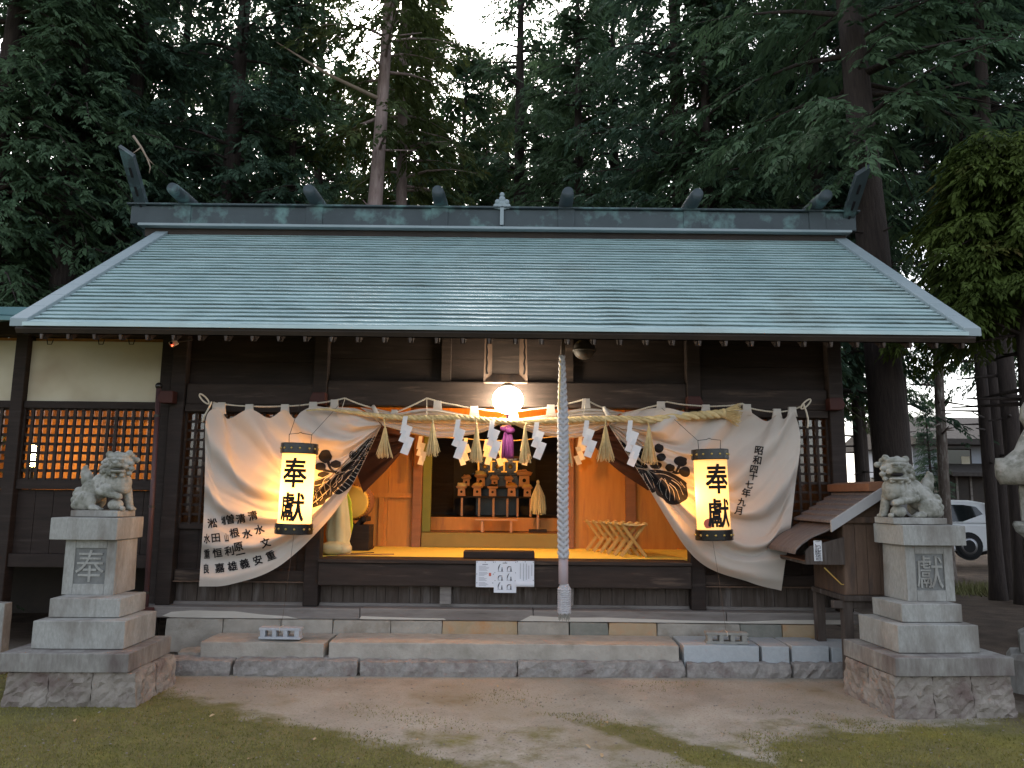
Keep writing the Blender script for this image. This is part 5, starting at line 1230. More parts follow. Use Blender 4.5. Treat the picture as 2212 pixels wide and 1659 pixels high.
for i, lab in enumerate(('frontmost wooden folding stool of the row, nearest the right curtain', 'second wooden folding stool from the front of the row', 'third wooden folding stool from the front of the row', 'fourth wooden folding stool from the front, third from the wall', 'fifth wooden folding stool, second from the wooden wall', 'last wooden folding stool of the row, against the wooden wall')):
    c = at(1368 - 15.5 * i, 1190, 8.15 + .17 * i); stool(lab, c.x, 8.15 + .17 * i)

for lab, rows, sd_ in (('brown inner curtain gathered to the left behind the straw tassels', [[(750, 900), (810, 905), (885, 940)], [(755, 960), (820, 960), (883, 950)], [(770, 1020), (830, 990), (882, 956)], [(785, 1065), (838, 1012), (880, 962)]], 3), ('brown inner curtain gathered to the right behind the right crest', [[(1278, 930), (1340, 905), (1430, 905)], [(1279, 945), (1340, 960), (1430, 970)], [(1280, 955), (1330, 995), (1425, 1030)], [(1282, 962), (1330, 1012), (1400, 1060)]], 6)):
    rows3 = rows; t = thing('inner_curtain', lab, 'curtain', at(*rows[0][0], 8.3)[:])
    sheet(rows3, 24, 40, lambda u, v: 8.3, .05, 'cloth', M_brown, t, 4, tie_end=False, seed=sd_)

ir = thing('inner_rope', 'thin straw rope strung across the inner doorway with folded papers', 'straw rope', at(1100, 940, 9.2)[:])
ip = catmull([at(880, 935, 9.2), at(930, 942, 9.2), at(1008, 948, 9.2), at(1100, 952, 9.2), at(1180, 945, 9.2), at(1255, 938, 9.2), at(1290, 930, 9.2)], 40)
twisted(MB(), ip, .007, .04, 2, .6, 5).build('rope', M_straw, ir, smooth=True)
for i, (px, y0, y1, lab) in enumerate(((909, 942, 1003, 'amber-lit paper streamer by the left green door post'), (1007, 946, 1004, 'amber-lit paper streamer inside, below the third straw tassel'), (1052, 949, 1003, 'amber-lit paper streamer inside, left of the gilt altar fittings'), (1088, 950, 1006, 'amber-lit paper streamer inside, over the middle of the altar'), (1132, 949, 1004, 'amber-lit paper streamer inside, below the tassel right of the purple one'), (1255, 939, 1003, 'amber-lit paper streamer on the right inner post'))):
    streamer(px, y0, y1, 9.17, M_paper, lab, 'paper streamers on the inner rope', -.4 if i % 2 else .3, 40 + i, .07)

SZ = at(1070, 1072, 10.35).z
tb = thing('offering_table', 'long low table of offerings in the dark inner room', 'table', (at(1070, 1072, 10.4).x, 10.4, 1.26))
xa, xb = at(988, 1072, 10.35).x, at(1152, 1072, 10.35).x
MB().box(xa, xb, 10.25, 10.52, SZ - .022, SZ).build('table_top', M_dark, tb, bevel=.003)
for px in (998, 1035, 1066, 1096, 1118, 1146): x = at(px, 1090, 10.3).x; MB().box(x - .014, x + .014, 10.27, 10.30, 1.261, SZ - .023).build('leg', M_sanbo, tb)
SZ2 = SZ + .135
tb2 = thing('upper_offering_table', 'higher table behind the front row of offering trays', 'table', (at(1060, 1050, 10.7).x, 10.7, 1.26))
MB().box(xa + .02, xb + .0, 10.60, 10.82, SZ2 - .022, SZ2).build('table_top', M_dark, tb2, bevel=.003)
for px in (1000, 1145): x = at(px, 1090, 10.7).x; MB().box(x - .014, x + .014, 10.65, 10.68, 1.261, SZ2 - .023).build('leg', M_dark, tb2)
def sanbo(label, px, Y, z, s, food, hh):
    cx = at(px, 1070, Y).x; t = thing('offering_stand', label, 'offering stand', (cx, Y, z), 'offering stands on the two tables')
    w = .052 * s; h = .105 * s
    MB().frustum(cx, Y, w * 2, w * 2, w * 1.85, w * 1.85, z + .001, z + h).build('base', M_sanbo, t, bevel=.002)
    MB().lathe([(0, -.002), (w * .34, -.002), (w * .34, .001)], (cx, Y - w * .985, z + h * .55), 12, 'y').build('round_hole', M_ink, t)
    tr = MB(); tr.frustum(cx, Y, w * 2.5, w * 2.5, w * 3.0, w * 3.0, z + h + .001, z + h + .03 * s); tr.build('tray', M_sanbo, t, bevel=.002)
    f = MB(); r_ = random.Random(int(px))
    if hh > 0:
        f.ball((cx, Y, z + h + .03 * s), (w * 1.35, w * 1.35, hh), 14, 8)
        for k in range(7): f.ball((cx + r_.uniform(-1, 1) * w, Y - .02, z + h + .035 * s + hh * r_.uniform(.1, .7)), (.02 * s, .02 * s, .016 * s), 8, 6)
        jitter(f, .003, int(px)).build('heaped_offering', food, t, smooth=True)
    return t
for a in (('offering stand with white greens, first of the front row', 997, 10.36, SZ, .95, M_whitecl, .05), ('offering stand heaped with grain, second of the front row', 1031, 10.36, SZ, 1.0, M_rice, .045), ('offering stand with dark fish, middle of the front row', 1064, 10.36, SZ, .95, M_dark, .03), ('offering stand with orange and green vegetables, fourth of the front row', 1105, 10.36, SZ, 1.05, M_veg, .045), ('offering stand with a pale heap, last of the front row', 1139, 10.36, SZ, .95, M_rice, .03),
          ('offering stand of the back row above the white greens', 1007, 10.7, SZ2, .9, M_sanbo, .025), ('tall pale offering box of the back row beside the altar', 1038, 10.7, SZ2, 1.15, M_whitecl, .06), ('offering stand of the back row behind the dark fish', 1068, 10.7, SZ2, .85, M_sanbo, .03), ('offering stand of the back row behind the vegetables', 1099, 10.7, SZ2, .85, M_sanbo, .03), ('largest offering stand, right end of the back row', 1132, 10.7, SZ2 + .0, 1.45, M_sanbo, .02)):
    sanbo(*a)
ac = at(1075, 1030, 10.98)
alt = thing('black_altar', 'black lacquered altar with gilt fittings behind the offerings', 'altar', (ac.x, 10.98, 1.26))
MB().box(ac.x - .30, ac.x + .30, 10.88, 11.09, 1.262, ac.z + .02).build('cabinet', M_black, alt, bevel=.004)
MB().box(ac.x - .36, ac.x + .36, 10.86, 11.09, ac.z + .022, ac.z + .05).build('shelf', M_black, alt, bevel=.004)
MB().box(ac.x - .28, ac.x + .28, 10.885, 11.09, ac.z + .052, ac.z + .26).build('upper_cabinet', M_black, alt, bevel=.004)
for k in range(4):
    x = ac.x - .27 + .18 * k; g = MB(); g.box(x - .055, x + .055, 10.868, 10.884, ac.z + .205, ac.z + .222); g.box(x - .04, x + .04, 10.868, 10.884, ac.z + .06, ac.z + .078); g.box(x - .012, x + .012, 10.868, 10.884, ac.z + .08, ac.z + .203); g.build('gilt_fitting', M_gold, alt)
for k in range(3):
    x = ac.x - .18 + .18 * k; MB().lathe([(0, -.01), (.026, -.008), (.034, 0)], (x, 10.876, ac.z + .14), 14, 'y').build('gilt_boss', M_gold, alt, smooth=True)
MB().box(ac.x - .10, ac.x - .03, 10.86, 10.88, ac.z + .30, ac.z + .52).build('gilt_banner', M_gold, alt)
MB().box(ac.x - .33, ac.x + .33, 10.90, 11.0, ac.z + .262, ac.z + .29).build('top_board', M_redwood, alt)
gp = at(1162, 1075, 9.68); gz0 = 1.093
wd_ = thing('straw_wand', 'bushy yellow straw wand upright on a dark stand in the doorway', 'ritual wand', (gp.x, 9.68, gz0))
zt2 = at(1162, 1040, 9.68).z; zb2 = at(1162, 1112, 9.68).z
MB().box(gp.x - .11, gp.x + .11, 9.60, 9.76, gz0, gz0 + .035).build('base', M_dark, wd_, bevel=.004); MB().lathe([(.018, gz0 + .036), (.018, zb2 + .1)], (gp.x, 9.68, 0), 10).build('pole', M_sanbo, wd_)
mb = MB(); r_ = random.Random(6)
for k in range(130):
    an, rr = r_.uniform(0, 2 * pi), sqrt(r_.random()); top = Vector((gp.x + .012 * rr * cos(an), 9.68 + .012 * rr * sin(an), zt2 - .03)); z_ = zb2 + r_.uniform(0, .08)
    mid = Vector((gp.x + .085 * rr * cos(an), 9.68 + .07 * rr * sin(an), (zt2 * .55 + zb2 * .45))); e = Vector((gp.x + .105 * rr * cos(an), 9.68 + .085 * rr * sin(an), z_)); mb.tube([top, mid, e], [.006, .008, .006], 4)
mb.ball((gp.x, 9.68, zt2 - .01), (.02, .02, .03), 10, 7); mb.build('straw_bundle', M_whitecl, wd_)
lt_ = thing('low_table', 'low slim wooden table in front of the inner step', 'table', (at(1070, 1140, 9.58).x, 9.58, 1.093))
xa, xb = at(1027, 1122, 9.58).x, at(1118, 1122, 9.58).x; zt3 = at(1070, 1121, 9.58).z
MB().box(xa, xb, 9.50, 9.68, zt3 - .018, zt3).build('table_top', M_sanbo, lt_, bevel=.003)
for px in (1042, 1104):
    x = at(px, 1130, 9.58).x
    for y in (9.53, 9.65): MB().box(x - .014, x + .014, y - .012, y + .012, 1.092, zt3 - .019).build('leg', M_sanbo, lt_)

# ---------------------------------------------------------------- small hut with the guest-book box
zh = lambda X, Y, D: at(*Z1(X, Y, 2950, 1850, 2.552), D)
HY0, HY1 = 6.62, 7.46
R_ = zh(1245, 165, HY0); E_ = zh(745, 492, HY0); hx = R_.x; ehw = hx - E_.x; wl = zh(868, 700, HY0 + .10).x; wb = zh(900, 1212, HY0 + .1).z
hut = thing('guest_book_hut', 'small shingled wooden hut on legs beside the right lion pedestal', 'hut', (hx, 7.05, 0))
slp = (R_.z - E_.z) / ehw
for s in (-1, 1):
    rf = MB(); n_ = 6
    for k in range(n_):
        t0_, t1_ = k / n_, (k + 1) / n_ + .02; xa = ehw * (1 - t0_); xb = ehw * (1 - t1_); za, zb_ = E_.z + slp * ehw * t0_, E_.z + slp * ehw * t1_
        rf.add([(hx + s * xa, HY0 + .0, za + .0), (hx + s * xa, HY1, za + .0), (hx + s * xb, HY1, zb_ - .012), (hx + s * xb, HY0 + .0, zb_ - .012), (hx + s * xa, HY0 + .0, za + .024), (hx + s * xa, HY1, za + .024), (hx + s * xb, HY1, zb_ + .002), (hx + s * xb, HY0, zb_ + .002)], [(0, 3, 2, 1), (4, 5, 6, 7), (0, 1, 5, 4), (1, 2, 6, 5), (2, 3, 7, 6), (3, 0, 4, 7)])
    rf.build('shingle_slope', M_shingle, hut, bevel=.003)
    bg_ = MB(); bg_.add([(hx + s * ehw, HY0 - .03, E_.z - .075), (hx + s * ehw, HY0 - .002, E_.z - .075), (hx, HY0 - .002, R_.z - .075), (hx, HY0 - .03, R_.z - .075), (hx + s * ehw, HY0 - .03, E_.z + .02), (hx + s * ehw, HY0 - .002, E_.z + .02), (hx, HY0 - .002, R_.z + .02), (hx, HY0 - .03, R_.z + .02)], [(0, 3, 2, 1), (4, 5, 6, 7), (0, 1, 5, 4), (1, 2, 6, 5), (2, 3, 7, 6), (3, 0, 4, 7)])
    bg_.build('bargeboard', M_bargeb, hut, bevel=.002)
MB().prism([(hx - .10, R_.z - .01), (hx - .10, R_.z + .055), (hx, R_.z + .075), (hx + .10, R_.z + .055), (hx + .10, R_.z - .01)], 'y', HY0 - .01, HY1 + .02).build('ridge_board', M_redwood, hut, bevel=.003)
wr = 2 * hx - wl
MB().prism([(wl, wb), (wr, wb), (wr, E_.z + slp * (ehw - (hx - wl)) - .03), (hx, R_.z - .04), (wl, E_.z + slp * (ehw - (hx - wl)) - .03)], 'y', HY0 + .10, HY1 - .08).build('body', M_hutwood, hut)
bd = MB(); x = wl + .004
while x < wr - .02: bd.box(x, x + .098, HY0 + .088, HY0 + .099, wb + .01, E_.z - .02); x += .102
bd.build('front_boarding', M_hutwood, hut)
MB().box(wl - .03, wr + .03, HY0 + .06, HY0 + .087, E_.z + .0, E_.z + .05).build('gable_rail', M_hutwood, hut, bevel=.003)
MB().box(wl - .02, wr + .02, HY0 + .06, HY1 - .05, wb - .045, wb - .002).build('floor_frame', M_plank, hut, bevel=.004)
for x in (wl + .02, wr - .02):
    for y in (HY0 + .13, HY1 - .12): MB().box(x - .04, x + .04, y - .04, y + .04, -.02, wb - .047).build('leg', M_plank, hut, bevel=.004)
MB().box(wl - .10, wr + .1, HY0 + .10, HY0 + .16, wb - .11, wb - .048).build('cross_beam', M_plank, hut, bevel=.004)
for y in (HY0 + .13, HY1 - .12): MB().box(wl + .062, wr - .062, y - .02, y + .02, .14, .22).build('stretcher', M_plank, hut)
b0, b1 = zh(508, 905, HY0 + .06), zh(692, 655, HY0 + .06)
bxl, bxr, bz0, bz1 = b0.x, wl + .0, b0.z, b1.z
gb = MB(); y0_, y1_ = HY0 + .06, HY1 - .02
gb.prism([(bxl, bz0), (bxr, bz0), (bxr, bz1 + .02), (bxl + .04, bz1 - .06), (bxl, bz1 - .10)], 'y', y0_, y0_ + .02)
gb.prism([(bxl, bz0), (bxr, bz0), (bxr, bz1 + .02), (bxl + .04, bz1 - .06), (bxl, bz1 - .10)], 'y', y1_ - .02, y1_)
gb.box(bxl, bxr - .002, y0_ + .021, y1_ - .021, bz0, bz0 + .02); gb.box(bxr - .02, bxr - .002, y0_ + .021, y1_ - .021, bz0 + .021, bz1)
gbo = gb.build('book_box', M_plank, hut)
MB().box(bxl + .006, bxr - .022, y0_ + .022, y1_ - .022, bz0 + .022, bz0 + .03).build('box_lining', M_redwood, gbo); MB().box(bxr - .03, bxr - .021, y0_ + .022, y1_ - .022, bz0 + .031, bz1 - .02).build('box_back', M_redwood, gbo)
hd = MB(); pts = [(E_.x + .06, E_.z - .03), (E_.x - .02, E_.z - .075), (bxl + .05, bz1 + .015), (bxl - .04, bz1 - .045), (bxl - .09, bz1 - .095), (bxl - .10, bz1 - .125)]
hd.add([(x, y, z) for x, z in pts for y in (HY0 + .03, HY1)] + [(x, y, z + .012) for x, z in pts for y in (HY0 + .03, HY1)], [(2 * i, 2 * i + 1, 2 * i + 3, 2 * i + 2) for i in range(5)] + [(12 + 2 * i, 14 + 2 * i, 15 + 2 * i, 13 + 2 * i) for i in range(5)] + [(2 * i, 2 * i + 2, 14 + 2 * i, 12 + 2 * i) for i in range(5)] + [(2 * i + 1, 13 + 2 * i, 15 + 2 * i, 2 * i + 3) for i in range(5)])
hd.build('hood', M_shingle, hut, smooth=False)
s0, s1 = zh(592, 872, HY0 + .05), zh(662, 668, HY0 + .05)
sg = MB().box(s0.x, s1.x, HY0 + .052, HY0 + .058, s0.z, s1.z).build('label_plate', M_paper, gbo)
lt = MB(); sw = (s1.x - s0.x)
for k, c in enumerate('\u3054\u8a18\u5e33\u7bb1'):
    gv, gf = glyph(c, .0); cz = s1.z - (s1.z - s0.z) * (.14 + .24 * k); sz = sw * .82; lt.add([((s0.x + s1.x) / 2 + x * sz, HY0 + .0495, cz + y * sz * 1.0) for x, y in gv], gf)
lt.build('lettering', M_printd, sg, fix=False)
w0, w1 = zh(688, 938, HY0 + .09), zh(860, 1105, HY0 + .09)
MB().tube([w0, w1, w1 + Vector((.02, 0, -.0))], .006, 6).build('rod_stay', M_brass, hut)

# ---------------------------------------------------------------- stone lantern and marker at the frame edges
sc = at(2238, 1030, 6.55); zc = lambda y: at(2238, y, 6.55).z
sl = thing('stone_lantern', 'pale stone lantern with flared roof at the right edge, beside the pedestal', 'stone lantern', (sc.x, 6.55, 0))
def hexring(mb, prof, seg=6, curl=None):
    vs = []; S2 = 6
    for j, (r, z) in enumerate(prof):
        for k in range(36):
            a = 2 * pi * k / 36 + .5; ph = (a * 6 / (2 * pi)) % 1.0; cr = abs(ph - .5) * 2
            rr = r * (cos(pi / 6) / cos((ph - .5) * pi / 3)); vs.append((sc.x + rr * cos(a), 6.55 + rr * sin(a), z + (curl[j] if curl else 0) * cr ** 4))
    n_ = len(prof); mb.add(vs, [(i * 36 + k, i * 36 + (k + 1) % 36, (i + 1) * 36 + (k + 1) % 36, (i + 1) * 36 + k) for i in range(n_ - 1) for k in range(36)] + [tuple(range(36))[::-1], tuple((n_ - 1) * 36 + k for k in range(36))]); return mb
hexring(MB(), [(.16, zc(1048)), (.30, zc(1046)), (.335, zc(1030)), (.335, zc(1014)), (.26, zc(1000)), (.16, zc(970)), (.10, zc(940)), (.06, zc(925))], curl=[0, 0, .03, .11, .05, 0, 0, 0]).build('roof', M_lion, sl, smooth=True)
MB().lathe([(.05, zc(926)), (.085, zc(905)), (.07, zc(880)), (.01, zc(855))], (sc.x, 6.55, 0), 20).build('finial', M_lion, sl, smooth=True)
hexring(MB(), [(.15, zc(1126)), (.15, zc(1049))]).build('fire_box', M_lion, sl)
hexring(MB(), [(.12, zc(1166)), (.20, zc(1150)), (.225, zc(1135)), (.21, zc(1127))]).build('platform', M_lion, sl, bevel=.006)
MB().lathe([(.115, zc(1352)), (.105, zc(1260)), (.115, zc(1167))], (sc.x, 6.55, 0), 24).build('post', M_lion, sl, smooth=True)
hexring(MB(), [(.25, zc(1412)), (.25, zc(1370)), (.14, zc(1353))]).build('base', M_granite, sl, bevel=.006); hexring(MB(), [(.36, -.03), (.36, zc(1424)), (.33, zc(1413))]).build('foundation', M_granite, sl, bevel=.006)
a = at(2, 1372, 6.75); b = at(-60, 1303, 6.75)
mk = thing('stone_marker', 'pale square stone post cut by the left edge of the picture', 'stone post', (b.x, 6.85, 0))
mb = MB(); rough_block(mb, b.x, a.x - .01, 6.78, 6.90, -.03, b.z, .1, .004, 9); mb.build('post', M_granite, mk, bevel=.006); mb = MB(); rough_block(mb, b.x - .08, a.x + .02, 6.74, 6.94, -.04, .05, .1, .006, 19); mb.build('foot', M_granite_dk, mk, bevel=.006)

# ---------------------------------------------------------------- cars and house beyond the trees on the right
def car(label, x0, y, zg, Ln, Wd, H, flip=1, minivan=False):
    """x0 is the rear bumper; the car points to -x"""
    t = thing('parked_car', label, 'car', (x0 - Ln / 2, y, zg), 'cars parked beyond the trees')
    X = lambda f: x0 - Ln * f; Zz = lambda f: zg + H * f
    side = [(X(.0), Zz(.20)), (X(.0), Zz(.34)), (X(.012), Zz(.56)), (X(.02), Zz(.60)), (X(.5), Zz(.60)), (X(.80), Zz(.585)), (X(.93), Zz(.53)), (X(.99), Zz(.42)), (X(1.0), Zz(.25)), (X(.98), Zz(.15)), (X(.88), Zz(.13)), (X(.12), Zz(.13))]
    bd = MB().prism(side, 'y', y - Wd / 2, y + Wd / 2).build('body', M_white, t, bevel=.06)
    topf = [(X(.02), Zz(.602)), (X(.035), Zz(.80)), (X(.075), Zz(.955)), (X(.16), Zz(.995)), (X(.40), Zz(1.0)), (X(.56), Zz(.95)), (X(.66), Zz(.78)), (X(.76), Zz(.602))]
    cb = MB(); n_ = len(topf); ins = lambda z: .04 + .16 * max(0, (z - Zz(.6)) / (H * .4))
    cb.add([(x, y - Wd / 2 + ins(z), z) for x, z in topf] + [(x, y + Wd / 2 - ins(z), z) for x, z in topf], [tuple(range(n_)), tuple(range(2 * n_ - 1, n_ - 1, -1))] + [(i, (i + 1) % n_, n_ + (i + 1) % n_, n_ + i) for i in range(n_)])
    cb.build('cabin', M_white, t, bevel=.05)
    def sidewin(pts, nm):
        for sgn in (-1, 1):
            mb = MB(); mb.add([(x, y + sgn * (Wd / 2 - ins(z) + .012), z) for x, z in pts] + [(x, y + sgn * (Wd / 2 - ins(z) - .02), z) for x, z in pts], [tuple(range(len(pts)))[::sgn], tuple(range(len(pts), 2 * len(pts)))[::-sgn]] + [(i, (i + 1) % len(pts), len(pts) + (i + 1) % len(pts), len(pts) + i) for i in range(len(pts))]); mb.build(nm, M_tint, t)
    sidewin([(X(.10), Zz(.76)), (X(.13), Zz(.885)), (X(.20), Zz(.915)), (X(.36), Zz(.92)), (X(.36), Zz(.63)), (X(.22), Zz(.63))], 'side_window'); sidewin([(X(.375), Zz(.63)), (X(.375), Zz(.92)), (X(.53), Zz(.90)), (X(.64), Zz(.76)), (X(.70), Zz(.63))], 'side_window')
    MB().add([(X(.022) + .012, y - Wd / 2 + .16, Zz(.64)), (X(.022) + .012, y + Wd / 2 - .16, Zz(.64)), (X(.05) + .012, y + Wd / 2 - .26, Zz(.90)), (X(.05) + .012, y - Wd / 2 + .26, Zz(.90))], [(0, 1, 2, 3)]).build('rear_window', M_tint, t)
    for sgn in (-1, 1):
        yy = y + sgn * (Wd / 2 - .06); MB().prism([(X(-.004), Zz(.44)), (X(-.004), Zz(.56)), (X(.02), Zz(.66)), (X(.035), Zz(.66)), (X(.075), Zz(.50)), (X(.06), Zz(.45))], 'y', yy - .075, yy + .075).build('tail_light', M_tail, t, bevel=.01)
        for f in (.20, .82):
            wh = MB().lathe([(.20, -.10), (.29, -.10), (.31, -.06), (.31, .06), (.29, .10), (.20, .10)], (X(f), y + sgn * (Wd / 2 - .08), zg + .31), 24, 'y').build('wheel', M_tyre, t, smooth=True); MB().lathe([(0, -.085), (.12, -.09), (.20, -.095), (.20, .095), (.12, .09), (0, .085)], (X(f), y + sgn * (Wd / 2 - .072), zg + .31), 20, 'y').build('rim', M_rim, wh, smooth=True)
            MB().lathe([(0, -.004), (.338, -.004), (.338, .004)], (X(f), y + sgn * (Wd / 2 + .002), zg + .31), 24, 'y').build('wheel_arch', M_tyre, t)
    MB().box(X(.0) - .01, X(.0) + .05, y - Wd / 2 + .03, y + Wd / 2 - .03, Zz(.20), Zz(.30)).build('rear_bumper', M_white, t, bevel=.02); MB().box(X(.0) + .0, X(.0) + .02, y - .25, y + .25, Zz(.42), Zz(.46)).build('chrome_bar', M_chrome, t)
    return t
p = at(2172, 1200, 19); car('white estate car seen past the right lion, red tail lamp by the slim trunks', p.x, 19.8, at(2100, 1208, 19).z, 4.5, 1.72, 1.42)
p = at(2204, 1195, 23.5); car('second white car behind the estate car, between the dark trunks at the right edge', p.x + .3, 24, at(2190, 1205, 23.5).z, 3.6, 1.6, 1.62)
HYh = 36; hz = lambda y: at(2120, y, HYh).z; hxx = lambda x: at(x, 960, HYh).x
hs = thing('village_house', 'dark roofed white walled house beyond the parked cars', 'house', (hxx(2150), HYh + 3, -.45))
MB().box(hxx(2020), hxx(2420), HYh, HYh + 7, -.5, hz(1028)).build('ground_floor_wall', M_innerdark, hs)
MB().box(hxx(1985), hxx(2400), HYh + .6, HYh + 6.6, hz(1028), hz(956)).build('upper_wall', M_housew, hs)
MB().prism([(HYh - .9, hz(1022)), (HYh + .6, hz(1000)), (HYh + .6, hz(1006)), (HYh - .9, hz(1030))], 'x', hxx(2030), hxx(2330)).build('porch_roof', M_tile, hs)
MB().prism([(HYh - .6, hz(962)), (HYh - .6, hz(950)), (HYh + 3.6, hz(885)), (HYh + 7.8, hz(950)), (HYh + 7.8, hz(962))], 'x', hxx(1965), hxx(2440)).build('roof', M_tile, hs)
for a, b in ((2052, 2112), (2140, 2180), (2215, 2260)):
    wn = MB().box(hxx(a), hxx(b), HYh + .55, HYh + .598, hz(1012), hz(968)).build('window', M_darkx, hs); MB().box(hxx(a + 4), hxx(b - 4), HYh + .52, HYh + .548, hz(1009), hz(971)).build('pane', M_tint, wn)
MB().box(hxx(2088), hxx(2106), HYh + .50, HYh + .518, hz(1008), hz(985)).build('window_curtain', M_plaster, hs)
for x in (2060, 2090, 2125, 2160): MB().box(hxx(x) - .05, hxx(x) + .05, HYh - .05, HYh - .002, -.5, hz(1030)).build('porch_post', M_grey, hs)

# ---------------------------------------------------------------- trees
def crown_mesh(name, seed, h0, h1, R, nb, m, leaf=(.11, .22), wid=.027, droop=.42, sprays=2, low=1.0, step=.17, top=.25):
    g = np.random.default_rng(seed); BASE = []; DIR = []; SIDE = []; LEN = []; WID = []
    limbs = []
    for b in range(nb):
        t = g.random() ** .95; z = h0 + (h1 - h0) * t
        L = R * (low + (1 - low) * min(1, t * 4)) * (1 - t) ** .62 * g.uniform(.55, 1.12) + top
        az = b * 2.39996 + g.uniform(-.5, .5); e = g.uniform(-.05, .30) + .35 * t; dr = droop * g.uniform(.6, 1.3)
        s = np.arange(.22 * L if L > .8 else .1, L, step); s = s[s < L]
        if len(s) == 0: continue
        f = s / L; out = np.array([cos(az), sin(az), 0.]); lat = np.array([-sin(az), cos(az), 0.])
        P = out[None] * s[:, None] + np.array([0, 0, 1.])[None] * (z + L * (e * f - dr * f * f))[:, None]
        limbs.append((z, az, L, e, dr))
        for i in range(len(s)):
            for q in range(sprays):
                sg = 1 if (q + i) % 2 else -1
                a = g.uniform(.15, 1.25) * sg; d = out * cos(a) + lat * sin(a); d = d + np.array([0, 0, g.uniform(-.75, .05)]); d /= np.linalg.norm(d)
                base = P[i] + g.normal(0, .05, 3); nl = 9
                up = np.array([g.uniform(-.5, .5), g.uniform(-.5, .5), 1.]); sd = np.cross(d, up); sd /= np.linalg.norm(sd); sz = g.uniform(.75, 1.3) * (.7 + .5 * (1 - f[i]))
                for k in range(nl):      # a flat drooping frond: leaflets on both sides of a rachis
                    fk = (k + .5) / nl; th = (.35 + .45 * (1 - fk)) * (1 if k % 2 else -1) + g.uniform(-.15, .15) if k < nl - 1 else 0.
                    dd = d * cos(th) + sd * sin(th) + np.array([0, 0, g.uniform(-.40, .0) - .3 * fk]); dd /= np.linalg.norm(dd)
                    BASE.append(base + d * .34 * fk * sz + np.array([0, 0, -.11 * fk * fk * sz])); DIR.append(dd); SIDE.append(np.cross(dd, np.cross(sd, d) + g.normal(0, .35, 3))); LEN.append(g.uniform(*leaf) * sz * (1.1 - .4 * fk)); WID.append(wid * g.uniform(.7, 1.3) * sz)
    B, D, Sd, L_, W_ = np.array(BASE), np.array(DIR), np.array(SIDE), np.array(LEN)[:, None], np.array(WID)[:, None]
    Sd /= np.linalg.norm(Sd, axis=1)[:, None] + 1e-9
    V = np.stack([B, B + D * L_ * .5 - Sd * W_, B + D * L_ + np.array([0, 0, -.02]), B + D * L_ * .55 + Sd * W_], axis=1).reshape(-1, 3)
    F = np.arange(len(V)).reshape(-1, 4)
    return fast_mesh(name, V, F, m), limbs
def trunk_mesh(name, seed, H, r, m, limbs, stubs=0, flare=1.5):
    r_ = random.Random(seed); mb = MB(); n_ = 26; pts = []; rad = []
    for k in range(n_):
        t = k / (n_ - 1); z = -.3 + (H + .3) * t; pts.append((.06 * sin(t * 5 + seed) * t * 2, .06 * cos(t * 4 + seed) * t * 2, z)); rad.append(r * (1 - t) ** .8 * (1 + (flare - 1) * math.exp(-max(0, z) / .35)) * r_.uniform(.96, 1.04) + .01)
    mb.tube(pts, rad, 14)
    c_ = lambda z: Vector(pts[min(n_ - 1, max(0, int((z + .3) / (H + .3) * (n_ - 1))))])
    for (z, az, L, e, dr) in limbs[::2]:
        p = c_(z); q = [Vector((p.x, p.y, z)) + Vector((cos(az) * L * f, sin(az) * L * f, L * (e * f - dr * f * f))) for f in (0, .3, .6, .9)]; mb.tube(q, [.022 + .012 * L, .018 + .006 * L, .012, .005], 4, False)
    for k in range(stubs):
        z = r_.uniform(2.5, H * .6); az = r_.uniform(0, 2 * pi); p = c_(z); l = r_.uniform(.25, .9); d = Vector((cos(az), sin(az), r_.uniform(-.25, .35))); mb.tube([Vector((p.x, p.y, z)), Vector((p.x, p.y, z)) + d * l], [.03, .008], 5)
    me = bpy.data.meshes.new(name); me.from_pydata([tuple(v) for v in mb.v], [], mb.f); me.polygons.foreach_set('use_smooth', [True] * len(me.polygons)); me.materials.append(m); return me
KINDS = {}
def kind(k, seed, H, h0, R, nb, leafm, barkm, r, **kw):
    fl = kw.pop('flare', 1.5); stubs = kw.pop('stubs', 14)
    cm, lb_ = crown_mesh('crown', seed, h0, H, R, nb, leafm, **kw); KINDS[k] = (trunk_mesh('trunk', seed, H, r, barkm, lb_, stubs, fl), cm)
kind('dense', 1, 17.0, 3.6, 2.3, 235, M_leafA, M_bark, .24)
kind('green', 2, 16.0, 4.2, 2.2, 215, M_leafB, M_bark, .22)
kind('airy', 3, 18.0, 5.5, 2.0, 150, M_leafB, M_bark, .22, droop=.3)
kind('yellow', 4, 17.0, 4.5, 2.0, 205, M_leafC, M_barkp, .20)
kind('pale', 5, 19.0, 8.6, 1.9, 120, M_leafC, M_barkp, .21, stubs=12)
kind('bare', 6, 17.0, 7.8, 1.8, 100, M_leafA, M_barkl, .115, stubs=34)
kind('slim', 10, 17.0, 7.8, 1.8, 100, M_leafA, M_bark, .115, stubs=26)
kind('giant', 7, 20.0, 6.3, 2.6, 210, M_leafB, M_bark, .275, flare=1.7, stubs=6)
kind('cedar', 8, 6.0, 3.7, 1.0, 130, M_leafY, M_bark, .10, leaf=(.10, .20), wid=.018, droop=.5, sprays=4, step=.10)
kind('drooper', 9, 16.0, 1.2, 2.9, 300, M_leafB, M_bark, .25, droop=.75, leaf=(.11, .21), wid=.025)
GROVE = 'conifers of the shrine grove'
